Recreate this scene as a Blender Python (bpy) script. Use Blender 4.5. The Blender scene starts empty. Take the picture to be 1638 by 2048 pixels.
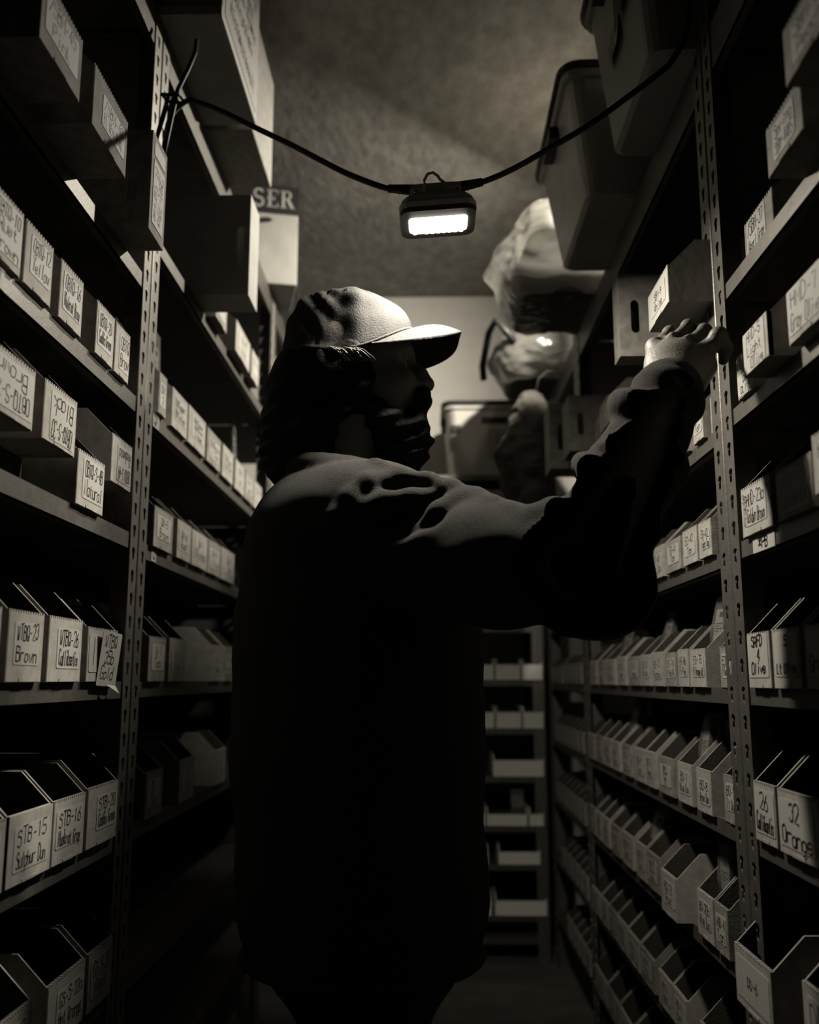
import bpy, math, random
import numpy as np
from mathutils import Vector, Matrix
S = bpy.context.scene
C = S.collection
R0 = random.Random(7)
H = 1.0                                   # camera height; tables below are heights relative to the camera

# ---------------------------------------------------------------- camera
cam = bpy.data.cameras.new('camera'); camo = bpy.data.objects.new('camera', cam); C.objects.link(camo)
cam.sensor_fit = 'HORIZONTAL'; cam.sensor_width = 24.0; cam.lens = 28.0
cam.clip_start = 0.02
PITCH = math.radians(9.972); YAW = math.radians(1.1515)
camo.location = (0, 0, H)
camo.rotation_euler = (math.pi/2 + PITCH, 0, YAW)
cam.dof.use_dof = True; cam.dof.focus_distance = 1.45; cam.dof.aperture_fstop = 2.4
S.camera = camo
# ---------------------------------------------------------------- world, view
w = bpy.data.worlds.new('world'); S.world = w; w.use_nodes = True
w.node_tree.nodes['Background'].inputs[0].default_value = (0, 0, 0, 1)
w.node_tree.nodes['Background'].inputs[1].default_value = 0.0
S.view_settings.view_transform = 'Standard'; S.view_settings.look = 'None'
S.view_settings.gamma = 1.0; S.view_settings.use_curve_mapping = False
S.view_settings.exposure = 0.0
LAMP_COL = (1.0, 0.93, 0.80)
LAMP1 = 12.0                               # watts of the lamp in view
LAMP2 = 75.0                               # watts of the next lamp of the string

# ---------------------------------------------------------------- materials
MATS = {}
def mat(name, col, rough=0.7, bump=0.0, bscale=200.0, var=0.0, vscale=30.0, spec=0.3, metal=0.0, emit=None, estr=0.0, trans=0.0, stretch=None, sheen=0.0):
    m = bpy.data.materials.new(name); m.use_nodes = True
    nt = m.node_tree; b = nt.nodes['Principled BSDF']
    b.inputs['Base Color'].default_value = (*col, 1); b.inputs['Roughness'].default_value = rough
    b.inputs['Specular IOR Level'].default_value = spec; b.inputs['Metallic'].default_value = metal
    if sheen: b.inputs['Sheen Weight'].default_value = sheen
    if trans: b.inputs['Transmission Weight'].default_value = trans
    if emit:
        b.inputs['Emission Color'].default_value = (*emit, 1); b.inputs['Emission Strength'].default_value = estr
    tc = nt.nodes.new('ShaderNodeTexCoord'); src = tc.outputs['Object']
    if stretch:
        mp = nt.nodes.new('ShaderNodeMapping'); mp.inputs['Scale'].default_value = stretch
        nt.links.new(src, mp.inputs['Vector']); src = mp.outputs['Vector']
    if var:
        n = nt.nodes.new('ShaderNodeTexNoise'); n.inputs['Scale'].default_value = vscale; n.inputs['Detail'].default_value = 6
        nt.links.new(src, n.inputs['Vector'])
        r = nt.nodes.new('ShaderNodeValToRGB')
        r.color_ramp.elements[0].position = 0.3; r.color_ramp.elements[1].position = 0.7
        r.color_ramp.elements[0].color = (*[c*(1-var) for c in col], 1); r.color_ramp.elements[1].color = (*[min(1, c*(1+var*0.5)) for c in col], 1)
        nt.links.new(n.outputs['Fac'], r.inputs['Fac']); nt.links.new(r.outputs['Color'], b.inputs['Base Color'])
    if bump:
        n2 = nt.nodes.new('ShaderNodeTexNoise'); n2.inputs['Scale'].default_value = bscale; n2.inputs['Detail'].default_value = 4
        nt.links.new(src, n2.inputs['Vector'])
        bp = nt.nodes.new('ShaderNodeBump'); bp.inputs['Strength'].default_value = bump; bp.inputs['Distance'].default_value = 0.004
        nt.links.new(n2.outputs['Fac'], bp.inputs['Height']); nt.links.new(bp.outputs['Normal'], b.inputs['Normal'])
    MATS[name] = m
    return m
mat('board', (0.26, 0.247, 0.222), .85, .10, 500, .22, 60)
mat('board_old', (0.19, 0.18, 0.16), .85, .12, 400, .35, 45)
mat('board_lit', (.72, .70, .65), .8, .2, 300, .08, 60)  # end rack bins: missing lamp light put into the board colour
mat('kraft_shade', (.030, .027, .022), .9, .2, 200, .2, 40)  # interior shade of the bins put into the colour; paper bag shares it
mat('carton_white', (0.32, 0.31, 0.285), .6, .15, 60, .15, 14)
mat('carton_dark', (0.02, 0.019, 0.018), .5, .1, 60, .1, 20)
mat('paper', (.30, .29, .265), .7, .1, 300, .06, 80)
mat('ink', (0.006, 0.006, 0.006), .6)
mat('ink_soft', (0.05, 0.047, 0.044), .6)
mat('post_paint', (.145, .137, .122), .47, .12, 250, .18, 60, spec=.4, metal=.7)
mat('beam_paint', (.10, .094, .083), .52, .12, 250, .15, 40, spec=.35, metal=.6)
mat('deck', (0.05, 0.046, 0.04), .8, .3, 120, .3, 40)
mat('steel', (.55, .54, .52), .3, metal=1.0)
mat('ceiling_paint', (.24, .228, .205), .9, .9, 34, .28, 26, stretch=(1, .55, 1))
mat('wall_paint', (0.5, 0.48, 0.44), .9, .2, 60, .06, 20)
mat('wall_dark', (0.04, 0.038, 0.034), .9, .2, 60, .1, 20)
mat('concrete', (0.09, 0.083, 0.072), .75, .3, 30, .35, 7)
mat('cap_twill', (.024, .0232, .0218), .9, .45, 420, .18, 90)
mat('thread', (0.03, 0.03, 0.028), .8)
mat('fleece', (.036, .034, .031), 1.0, 1.0, 760, .45, 520, spec=.05, sheen=.05)
mat('skin', (.10, .092, .08), .55, .25, 260, .12, 60)
mat('hair', (.006, .0056, .005), .7, .6, 160, spec=.08)
mat('hair_lit', (0.1, 0.094, 0.085), .4)  # lamp highlight on the ear strands put into a lighter hair colour
mat('denim', (0.01, 0.01, 0.01), .9, .4, 500)
mat('leather', (0.01, 0.01, 0.01), .5)
mat('rubber', (.010, .010, .010), .55, spec=.25)
mat('bezel', (.045, .043, .04), .5, spec=.3)
mat('tote_pale', (.42, .40, .36), .5, .1, 40, .1, 8)
mat('lamp_shell', (.55, .53, .48), .5, .1, 120)
mat('lens', (1, 1, 1), .3, emit=LAMP_COL, estr=8.0)
mat('tote_grey', (.21, .20, .18), .45, .1, 40, .15, 6, spec=.4)
mat('tote_clear', (.30, .285, .255), .35, .2, 30, .3, 9, spec=.5)
mat('lid_dark', (0.014, 0.0135, 0.0125), .5)
def film(name, col, alpha, rough=.18):
    m = bpy.data.materials.new(name); m.use_nodes = True; nt = m.node_tree; b = nt.nodes['Principled BSDF']
    b.inputs['Base Color'].default_value = (*col, 1); b.inputs['Roughness'].default_value = rough; b.inputs['Specular IOR Level'].default_value = .7
    tl = nt.nodes.new('ShaderNodeBsdfTranslucent'); tl.inputs[0].default_value = (*col, 1)
    tr = nt.nodes.new('ShaderNodeBsdfTransparent'); mx = nt.nodes.new('ShaderNodeMixShader'); mx.inputs[0].default_value = .5
    m2 = nt.nodes.new('ShaderNodeMixShader'); m2.inputs[0].default_value = alpha
    tc = nt.nodes.new('ShaderNodeTexCoord'); n = nt.nodes.new('ShaderNodeTexNoise'); n.inputs['Scale'].default_value = 25
    bp = nt.nodes.new('ShaderNodeBump'); bp.inputs['Strength'].default_value = .5; bp.inputs['Distance'].default_value = .01
    nt.links.new(tc.outputs['Object'], n.inputs['Vector']); nt.links.new(n.outputs['Fac'], bp.inputs['Height']); nt.links.new(bp.outputs['Normal'], b.inputs['Normal'])
    nt.links.new(b.outputs[0], mx.inputs[1]); nt.links.new(tl.outputs[0], mx.inputs[2])
    nt.links.new(tr.outputs[0], m2.inputs[1]); nt.links.new(mx.outputs[0], m2.inputs[2])
    nt.links.new(m2.outputs[0], nt.nodes['Material Output'].inputs['Surface'])
    MATS[name] = m
film('bag_film', (.17, .165, .15), .85)
film('pouch_film', (.25, .24, .225), .45, .12)

# ---------------------------------------------------------------- mesh helpers
class MB:
    def __init__(s): s.v = []; s.f = []
    def add(s, vs, fs):
        o = len(s.v); s.v += [tuple(p) for p in vs]; s.f += [tuple(i+o for i in q) for q in fs]; return s
    def box(s, x0, y0, z0, x1, y1, z1):
        return s.add([(x0,y0,z0),(x1,y0,z0),(x1,y1,z0),(x0,y1,z0),(x0,y0,z1),(x1,y0,z1),(x1,y1,z1),(x0,y1,z1)],
                     [(0,3,2,1),(4,5,6,7),(0,1,5,4),(1,2,6,5),(2,3,7,6),(3,0,4,7)])
    def prism(s, poly, axis, a, b):                   # poly of 2-tuples in the two other axes, extruded along axis
        n = len(poly)
        def P(p, t):
            if axis == 0: return (t, p[0], p[1])
            if axis == 1: return (p[0], t, p[1])
            return (p[0], p[1], t)
        vs = [P(p, a) for p in poly] + [P(p, b) for p in poly]
        fs = [tuple(range(n-1, -1, -1)), tuple(range(n, 2*n))] + [(i, (i+1) % n, (i+1) % n+n, i+n) for i in range(n)]
        if axis == 1: fs = [tuple(reversed(q)) for q in fs]
        return s.add(vs, fs)
    def tube(s, pts, r, n=8, cap=True):
        pts = [Vector(p) for p in pts]; k = len(pts); vs = []; fs = []
        rr = r if isinstance(r, (list, tuple)) else [r]*k
        up = Vector((0, 0, 1))
        for i, p in enumerate(pts):
            t = (pts[min(i+1, k-1)] - pts[max(i-1, 0)]).normalized()
            u = t.cross(up)
            if u.length < .05: u = t.cross(Vector((0, 1, 0)))
            u.normalize(); v = u.cross(t)
            for j in range(n):
                a = 2*math.pi*j/n; vs.append(p + (u*math.cos(a) + v*math.sin(a))*rr[i])
        for i in range(k-1):
            for j in range(n): fs.append((i*n+j, i*n+(j+1) % n, (i+1)*n+(j+1) % n, (i+1)*n+j))
        if cap: fs += [tuple(range(n-1, -1, -1)), tuple((k-1)*n+j for j in range(n))]
        return s.add(vs, fs)
    def tf(s, M): s.v = [tuple(M @ Vector(p)) for p in s.v]; return s
def mesh_np(name, V, Q, m, smooth=True):
    me = bpy.data.meshes.new(name)
    nv = len(V); nf = len(Q)
    me.vertices.add(nv); me.vertices.foreach_set('co', np.asarray(V, np.float32).ravel())
    me.loops.add(nf*4); me.loops.foreach_set('vertex_index', np.asarray(Q, np.int32).ravel())
    me.polygons.add(nf); me.polygons.foreach_set('loop_start', np.arange(nf, dtype=np.int32)*4)
    me.update(calc_edges=True); me.materials.append(MATS[m])
    if smooth: me.polygons.foreach_set('use_smooth', np.ones(nf, bool))
    me.update(); return me
def link(name, me, parent=None, loc=None, rotz=0.0):
    o = bpy.data.objects.new(name, me); C.objects.link(o)
    if loc is not None: o.location = loc
    if rotz: o.rotation_euler = (0, 0, rotz)
    if parent: o.parent = parent
    return o
def obj(name, mb, m, parent=None, loc=None, rotz=0.0, smooth=False, bevel=0.0):
    me = bpy.data.meshes.new(name); me.from_pydata(mb.v, [], mb.f); me.materials.append(MATS[m]); me.update()
    if smooth: me.polygons.foreach_set('use_smooth', [True]*len(me.polygons))
    o = link(name, me, parent, loc, rotz)
    if bevel:
        b = o.modifiers.new('b', 'BEVEL'); b.width = bevel; b.segments = 2; b.limit_method = 'ANGLE'
    return o
def tag(o, label=None, cat=None, group=None, kind=None):
    if label: o['label'] = label
    if cat: o['category'] = cat
    if group: o['group'] = group
    if kind: o['kind'] = kind
    return o
def thing(name, label, cat, loc, rotz=0.0, group=None):
    o = bpy.data.objects.new(name, None); C.objects.link(o); o.empty_display_size = .05
    o.location = loc; o.rotation_euler = (0, 0, rotz); return tag(o, label, cat, group)

# ---------------------------------------------------------------- handwriting: single-stroke letters on a 4 x 9 grid, baseline at 2
GL = {'A':'022942 1535','B':'0209 092948473606 06364543320 2','C':'4839190803123243','D':'0209 092947442202','E':'49090242 0636','F':'490902 0636',
'G':'48391908031232434525','H':'0902 4942 0646','I':'2922','J':'4943321203','K':'0902 490642','L':'090242','M':'0209254942','N':'02094249',
'O':'190803123243483919','P':'02093948463505','Q':'190803123243483919 2442','R':'02093948463505 2542','S':'4839190807364543321203','T':'0949 2922',
'U':'090312324349','V':'092249','W':'0912263249','X':'0942 4902','Y':'092649 2622','Z':'09490242',
'0':'190803123243483919','1':'182922','2':'08193948460242','3':'081939484636 364543321203','4':'3932 390444','5':'490906364543321203',
'6':'3916040312324345361605','7':'094922','8':'190807364543321203051647483919','9':'46361607081939484622','-':'1535','*':'0844 4804 2924','/':'0249','.':'2223','|':'2922','_':'0040',
'a':'4636160503123243 4642','b':'0902 0516364543321203','c':'4536160503123243','d':'4942 4536160503123243','e':'04444536160503123243','f':'39282722 1636',
'g':'4536160503123243 46413010','h':'0902 0516364542','i':'2622 2829','j':'262110 2829','k':'0902 360442','l':'2922','m':'0602 0516262522 2536464542',
'n':'0602 0516364542','o':'160503123243453616','p':'0600 0516364543321203','q':'4640 4536160503123243','r':'0602 05163646','s':'45361605144443321203',
't':'28233242 1636','u':'0603123243 4642','v':'062246','w':'0612253246','x':'0642 4602','y':'0624 4610','z':'06460242'}
def write(lines, w, h, rnd, wid=.0014, fill=.9, rot=0.0, left=False):
    """ribbons for some lines of handwriting, centred on the origin of the x-z plane, facing -y"""
    mb = MB(); n = len(lines); lh = h/n; gh = lh*.78
    for li, t in enumerate(lines):
        if not t: continue
        nat = gh/7*5.4*len(t)
        wl = min(w*fill, nat); gw = wl/len(t)
        x0 = -w*fill/2 if left else -wl/2 + rnd.uniform(-.06, .06)*(w-wl)
        zb = h/2 - lh*(li+.86); sl = rnd.uniform(.02, .14); tilt = rnd.uniform(-.05, .05)
        for ci, ch in enumerate(t):
            if ch not in GL: continue
            sc = rnd.uniform(.88, 1.08); dz = rnd.uniform(-.04, .04)*gh
            for st in GL[ch].replace('0 2', '02').split(' ') if ch == 'B' else GL[ch].split(' '):
                pts = []
                for k in range(0, len(st)-1, 2):
                    px = int(st[k])/4; pz = (int(st[k+1])-2)/7
                    px += rnd.uniform(-.05, .05); pz += rnd.uniform(-.025, .025)
                    xx = x0 + gw*(ci + .08 + px*.78*sc) + pz*gh*sl
                    pts.append((xx, zb + dz + pz*gh*sc + tilt*(xx-x0)))
                vs = []; fs = []
                for k, p in enumerate(pts):
                    a = pts[max(k-1, 0)]; b = pts[min(k+1, len(pts)-1)]
                    d = Vector((b[0]-a[0], b[1]-a[1])); d = d.normalized() if d.length > 1e-9 else Vector((1, 0))
                    e = .4*wid if k in (0, len(pts)-1) else 0
                    q = (p[0] + d.x*e*(1 if k else -1), p[1] + d.y*e*(1 if k else -1))
                    nx, nz = -d.y*wid/2, d.x*wid/2
                    vs += [(q[0]+nx, 0, q[1]+nz), (q[0]-nx, 0, q[1]-nz)]
                for k in range(len(pts)-1): fs.append((2*k, 2*k+1, 2*k+3, 2*k+2))
                mb.add(vs, fs)
    if rot:
        mb.tf(Matrix.Rotation(rot, 4, 'Y'))
    return mb
def rrect(w, h, r, cx=0, cz=0, n=3):
    out = []
    for (sx, sz, a0) in ((1, -1, -90), (1, 1, 0), (-1, 1, 90), (-1, -1, 180)):
        for k in range(n+1):
            a = math.radians(a0 + 90*k/n); out.append((cx + sx*(w/2-r) + r*math.cos(a), cz + sz*(h/2-r) + r*math.sin(a)))
    return out
# ---------------------------------------------------------------- the room
XR, XL = .45, -.52                        # front planes of the two shelf rows
CEIL = 1.71
def struct(name, mb, m, **k): return tag(obj(name, mb, m, **k), kind='structure')
struct('floor', MB().box(-1.1, -1.6, -.05, 1.1, 4.2, 0), 'concrete')
struct('ceiling', MB().box(-1.1, -1.6, CEIL+H, 1.1, 4.2, CEIL+H+.05), 'ceiling_paint')
struct('wall_far', MB().box(-1.1, 4.1, 0, 1.1, 4.2, CEIL+H), 'wall_paint')
struct('wall_near', MB().box(-1.1, -1.7, 0, 1.1, -1.6, CEIL+H), 'wall_dark')
struct('wall_left', MB().box(-1.15, -1.6, 0, -1.02, 4.1, CEIL+H), 'wall_dark')
struct('wall_right', MB().box(.95, -1.6, 0, 1.1, 4.1, CEIL+H), 'wall_dark')

# ---------------------------------------------------------------- slotted angle posts
PW, PITCHZ, PT = .045, .040, .002
def keyhole_r(a):
    best = .003
    for k in range(1, 90):
        r = k*.00018; x, z = r*math.cos(a), r*math.sin(a)
        inside = ((x/.0082)**2 + ((z-.0048)/.0062)**2 < 1) or (abs(x) < .0050 and -.0108 < z < .0045) or ((x/.0050)**2+((z+.0108)/.0034)**2 < 1)
        if inside: best = r
    return best
def post_mesh(L, holes=True):
    mb = MB(); r = .004
    y0, y1 = r, PW; cy = (y0+y1)/2; hw = (y1-y0)/2; hh = PITCHZ/2
    n = int(L/PITCHZ)
    ca = math.atan2(hh, hw)
    angs = sorted([ca, math.pi-ca, math.pi+ca, 2*math.pi-ca] + [math.pi*k/6 for k in range(12)])
    ring = []
    for a in angs:
        c, s_ = math.cos(a), math.sin(a); t = min(hw/abs(c) if abs(c) > 1e-6 else 9, hh/abs(s_) if abs(s_) > 1e-6 else 9)
        k = keyhole_r(a); ring.append((c*k, s_*k, c*t, s_*t))
    N = len(ring)
    for i in range(n):
        z = hh + i*PITCHZ
        vs = []
        for (a, b, c, d) in ring: vs += [(0, cy+a, z+b), (0, cy+c, z+d), (PT, cy+a, z+b), (PT, cy+c, z+d)]
        fs = []
        for k in range(N):
            j = (k+1) % N
            fs += [(4*k, 4*k+1, 4*j+1, 4*j), (4*k+3, 4*k+2, 4*j+2, 4*j+3), (4*k+2, 4*k, 4*j, 4*j+2)]
        mb.add(vs, fs)
    Lz = n*PITCHZ
    mb.box(r, 0, 0, PW, PT, Lz)
    mb.box(0, y1-.0005, 0, PT, y1, Lz)
    arc = [(r - r*math.cos(math.pi/2*k/4), r - r*math.sin(math.pi/2*k/4)) for k in range(5)]
    arc2 = [(r - (r-PT)*math.cos(math.pi/2*k/4), r - (r-PT)*math.sin(math.pi/2*k/4)) for k in range(4, -1, -1)]
    mb.prism(arc + arc2, 2, 0, Lz)
    me = bpy.data.meshes.new('post'); me.from_pydata(mb.v, [], mb.f); me.materials.append(MATS['post_paint']); me.update()
    return me
POSTS = {}
def posts(L):
    if L not in POSTS: POSTS[L] = post_mesh(L)
    return POSTS[L]
UD = .42
def unit(side, y0, y1, shelves, label, PL=2.6):
    xe = XR if side > 0 else XL
    u = thing('shelving_unit', label, 'shelving', (xe, y0, 0))
    for (xx, sx) in ((0, side), (side*UD, -side)):
        for (yy, sy) in ((0, 1), (y1-y0, -1)):
            o = link('post', posts(PL), u, (xx, yy, 0)); o.scale = (sx, sy, 1)
    for (z, lip) in shelves:
        zz = z+H; e = y1-y0-.006
        d = obj('shelf', MB().box(*sorted_box(side*.006, .004, zz-.013, side*(UD-.006), e, zz)), 'deck', u)
        fb = MB().box(*sorted_box(side*.0026, .004, zz-lip, side*.0058, e, zz+.0004))
        fb.box(*sorted_box(side*.0026, .004, zz-lip, side*.016, e, zz-lip+.0025))
        obj('front_beam', fb, 'beam_paint', u)
        obj('back_beam', MB().box(*sorted_box(side*(UD-.0058), .004, zz-lip, side*(UD-.0026), e, zz)), 'beam_paint', u)
    return u
def sorted_box(x0, y0, z0, x1, y1, z1): return (min(x0, x1), y0, z0, max(x0, x1), y1, z1)
RNz = [.592, .395, .197, -.011, -.214, -.430, -.640, -.840]
RFz = [.588, .387, .194, -.012, -.212, -.412, -.615, -.815]
LNz = [.735, .499, .254, -.003, -.252, -.495, -.740]
LFz = [.845, .503, .247, -.003, -.250, -.500, -.750]
def lips(top, zs, h): return [(top, .08)] + [(z, h) for z in zs]
uRN = unit(1, .06, 1.425, lips(1.031, RNz, .026), 'steel shelving bay nearest the camera on the right, holding the large-lettered bins')
uRF = unit(1, 1.430, 2.790, lips(1.031, RFz, .026), 'steel shelving bay on the right beyond the slotted post the man reaches past')
uR3 = unit(1, 2.796, 3.640, lips(1.031, RFz, .026), 'shadowy last steel shelving bay on the right, next to the end wall rack')
uLN = unit(-1, .32, 1.685, lips(1.28, LNz, .030), 'steel shelving bay nearest the camera on the left, in front of the slotted post')
uLF = unit(-1, 1.690, 3.055, lips(1.28, LFz, .030), 'steel shelving bay on the left behind the man, carrying tall cartons on top')
uL3 = unit(-1, 3.061, 3.640, lips(1.28, LFz, .030), 'short last steel shelving bay on the left, mostly hidden behind the man')
# tag strips stuck on the beams
def beam_tag(u, side, y, z, lines, w=.045, h=.024, wid=.002):
    xe = 0
    t = obj('shelf_tag', MB().box(-w/2, -.0006, -h/2, w/2, 0, h/2), 'paper', u, (side*.0020, y, z+H), -side*math.pi/2)
    obj('lettering', write(lines, w, h*.9, R0, wid), 'ink', t, (0, -.0010, 0))
beam_tag(uRN, 1, 1.285-.06, .184, ['*PB'], .085, .023, .0022)
beam_tag(uLN, -1, 1.075-.32, .484, ['TQ'], .05, .026, .0022)
beam_tag(uLF, -1, 1.765-1.69, .488, ['QM'], .04, .026, .002)
beam_tag(uLF, -1, 1.79-1.69, .232, ['Q'], .03, .022, .002)
# rack across the far end
u = thing('shelving_unit', 'wide steel rack across the far end of the aisle, with brightened bins on every level', 'shelving', (0, 3.66, 0))
uFE = u
FEz = [.79, .60, .40, .20, 0, -.178, -.352, -.527, -.662, -.838, -.915]
for xx, sx in ((-.50, 1), (.435, -1)):
    for yy, sy in ((0, 1), (.40, -1)):
        o = link('post', posts(1.88), u, (xx, yy, 0)); o.scale = (sx, sy, 1)
for z in FEz:
    obj('shelf', MB().box(-.494, .006, z+H-.013, .429, .394, z+H), 'deck', u)
    obj('front_beam', MB().box(-.497, .0026, z+H-.022, .432, .0058, z+H+.0004), 'beam_paint', u)
# ---------------------------------------------------------------- open-fronted corrugated parts bins
BW = {}
def tray(w, hf, rise, d, m, teeth=True):
    mb = MB(); t = .003; hb = hf+rise
    prof = [(0, 0), (d, 0), (d, hb), (rise+.003, hb), (.003, hf), (0, hf)]
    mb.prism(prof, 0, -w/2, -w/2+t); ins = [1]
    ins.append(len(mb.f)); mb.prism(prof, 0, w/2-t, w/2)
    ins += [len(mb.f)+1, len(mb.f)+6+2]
    mb.box(-w/2+t, .004, 0, w/2-t, d, t); mb.box(-w/2+t, d-t, t, w/2-t, d, hb)
    if teeth:
        n = max(6, int(w/.0075)); top = []
        for k in range(n):
            a = w/2-.001 - (w-.002)*k/n; s = (w-.002)/n
            top += [(a, hf), (a-s*.55, hf), (a-s*.6, hf-.0032), (a-s*.95, hf-.0032)]
        mb.prism([(-w/2+.001, .0008), (w/2-.001, .0008)] + top, 1, -.0006, .0054)
        mb.box(-w/2+t, .0054, hf-.010, w/2-t, .0070, hf-.0045)
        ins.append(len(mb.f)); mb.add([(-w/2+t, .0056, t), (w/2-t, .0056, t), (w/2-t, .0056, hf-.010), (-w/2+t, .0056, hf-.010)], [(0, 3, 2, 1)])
    else:
        mb.box(-w/2, -.0006, .0008, w/2, .006, hf)
    # torn fibres and the tab slot along the lower front edge
    mb.box(-w*.16, -.0016, .0008, w*.14, -.0006, .0048)
    mb.ins = ins; return mb
USED = {}
def ubin(side, X, y0, y1, z, hf, lines, label, m='board', lab=(.80, .66, 0, .02), rot=0.0, depth=.30, rise=.042, wid=None, group=None, teeth=True, twist=0.0, text_left=False, edge=None, ink='ink'):
    w = y1-y0; dk = (round(w, 3), hf, rise, depth, m, teeth)
    xe = X if side > 0 else -X
    if side == 0: loc = ((y0+y1)/2, X, z+H); rz = 0
    else: loc = (xe, (y0+y1)/2, z+H); rz = -side*math.pi/2
    w -= .004
    r = thing('parts_bin', label, 'bin', loc, rz + twist, group)
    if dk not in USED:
        mb = tray(w, hf, rise, depth, m, teeth); me = bpy.data.meshes.new('tray'); me.from_pydata(mb.v, [], mb.f); me.materials.append(MATS[m]); me.materials.append(MATS['kraft_shade'])
        for k in mb.ins: me.polygons[k].material_index = 1  # inner faces get the dark slot, shade as colour
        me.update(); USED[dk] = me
    link('tray', USED[dk], r)
    if lines:
        lw, lh = w*lab[0], hf*lab[1]; cx, cz = lab[2]*w, hf*(.5+lab[3])
        s = obj('label', MB().prism(rrect(lw, lh, .004), 1, -.0006, 0), 'paper', r, (cx, -.0007, cz))
        wr = write(lines, lw*.94, lh*.94, R0, wid or max(.0011, min(.0019, hf*.019)), rot=rot, left=text_left)
        obj('lettering', wr, ink, s, (0, -.0011, 0))
        if edge: obj('side_lettering', write(edge, w*.16, lh, R0, .0013), ink, s, (-lw/2-.001 if lab[2] >= 0 else lw/2, -.0012, 0))
    return r
ORD = ['first', 'second', 'third', 'fourth', 'fifth', 'sixth', 'seventh', 'eighth', 'ninth', 'tenth', 'eleventh', 'twelfth']
BIG = (.92, .80, 0, .02)
# --- left, near bay
zA = .499
ubin(-1, .515, 1.040, 1.128, zA, .086, ['OBTQ-10', 'Rust', 'Brown'], 'bin with blurred heavy lettering at the left edge, beside the OBTQ-12 bin', lab=BIG, wid=.0026)
ubin(-1, .515, 1.133, 1.226, zA, .086, ['OBTQ-12', 'Yellow'], 'bin hand-lettered OBTQ-12 Yellow on the left near shelf', lab=(.74, .62, .06, .05))
ubin(-1, .515, 1.251, 1.342, zA, .086, ['OBTQ-16', 'Muskrat Brow'], 'bin hand-lettered OBTQ-16 Muskrat, standing apart on the left near shelf', lab=(.80, .66, .02, .03))
ubin(-1, .515, 1.399, 1.486, zA, .086, ['OBTQ-20', 'Caddis Green'], 'bin hand-lettered OBTQ-20 Caddis Green on the left near shelf', lab=(.80, .66, -.02, .03))
ubin(-1, .515, 1.490, 1.568, zA, .086, ['OBTQ', 'Brow'], 'half-hidden bin lettered OBTQ Brow, last before the left slotted post', lab=(.7, .7, .12, 0))
zB = .254
P_ = math.pi
ubin(-1, .515, 1.045, 1.196, .318, .080, ['OBTQ-S-23', 'Brown'], 'bin stacked at the left edge, its label OBTQ-S-23 Brown upside down', rot=P_, lab=(.86, .78, .04, 0))
ubin(-1, .515, 1.224, 1.346, .318, .083, ['OBTQ-S-33', 'Black'], 'stacked bin with its label OBTQ-S-33 Black upside down', rot=P_, lab=(.74, .82, .06, -.02))
ubin(-1, .515, 1.358, 1.478, zB, .083, ['OBTQ-S-4B', 'Natural'], 'bin lettered OBTQ-S-4B Natural, low between two raised bins', lab=(.78, .74, .08, .03))
ubin(-1, .515, 1.502, 1.610, .318, .080, ['OBTQ-S-44', 'Redwood'], 'raised bin just before the left post, label OBTQ-S-44 upside down', rot=P_, lab=(.7, .76, .12, -.02))
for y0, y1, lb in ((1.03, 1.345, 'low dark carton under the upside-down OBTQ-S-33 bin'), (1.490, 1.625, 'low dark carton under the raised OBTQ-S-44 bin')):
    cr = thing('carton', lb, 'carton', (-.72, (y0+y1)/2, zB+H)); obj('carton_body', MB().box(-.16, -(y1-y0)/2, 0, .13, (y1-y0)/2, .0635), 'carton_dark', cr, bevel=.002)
zC = -.003
ubin(-1, .515, 1.052, 1.148, zC, .090, ['WTBQ-20', 'Olive'], 'bin at the left frame edge in front of the WTBQ-23 bin')
ubin(-1, .515, 1.165, 1.277, zC, .090, ['WTBQ-23', 'Brown'], 'bin hand-lettered WTBQ-23 Brown, mid-height on the left', lab=(.72, .60, .02, .04))
ubin(-1, .515, 1.292, 1.421, zC, .090, ['WTBQ-26', 'Callibaetis'], 'bin hand-lettered WTBQ-26 Callibaetis, mid-height on the left', lab=(.68, .62, .08, .02))
b = ubin(-1, .515, 1.442, 1.584, zC, .083, ['I'], 'bin with a loose paper slip reading WTBQ 35b Gold taped over it', lab=(.3, .7, -.30, .03))
sl = obj('paper_slip', MB().prism(rrect(.092, .086, .004), 1, -.0008, 0), 'paper', b, (.022, -.004, .036)); sl.rotation_euler = (math.radians(5), math.radians(2), 0)
obj('lettering', write(['WTBQ', '35b', 'Gold'], .08, .074, R0, .0017), 'ink', sl, (-.004, -.0014, .002))
cl = MB(); cl.add([(.0, -.001, -.040), (.046, -.001, -.043), (.046, -.010, -.053), (.012, -.016, -.050), (.03, -.007, -.041)], [(0, 3, 4), (4, 3, 2), (4, 2, 1)]); obj('curled_corner', cl, 'paper', sl)
ubin(-1, .545, 1.590, 1.676, zC, .094, ['W-4B', 'Gray'], 'shadowed bin set back behind the WTBQ 35b Gold slip', lab=(.7, .6, .05, 0))
zD = -.252
ubin(-1, .515, 1.062, 1.202, zD, .086, ['STB-12', 'Cream'], 'bin mostly cut off by the left frame edge, in front of the STB-15 bin')
ubin(-1, .515, 1.207, 1.348, zD, .086, ['STB-15', 'Sulphur Dun'], 'bin with a smooth folded top, hand-lettered STB-15', teeth=False, lab=(.80, .64, .02, .0))
ubin(-1, .515, 1.350, 1.474, zD, .087, ['STB-16', 'Muskrat Gray'], 'bin hand-lettered STB-16 Muskrat Gray on the low left shelf', lab=(.84, .60, 0, .04))
ubin(-1, .515, 1.482, 1.627, zD, .090, ['STB-20', 'Caddis Green'], 'bin hand-lettered STB-20 Caddis Green, fading into shadow', lab=(.66, .58, .12, .04))
zE = -.495
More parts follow.
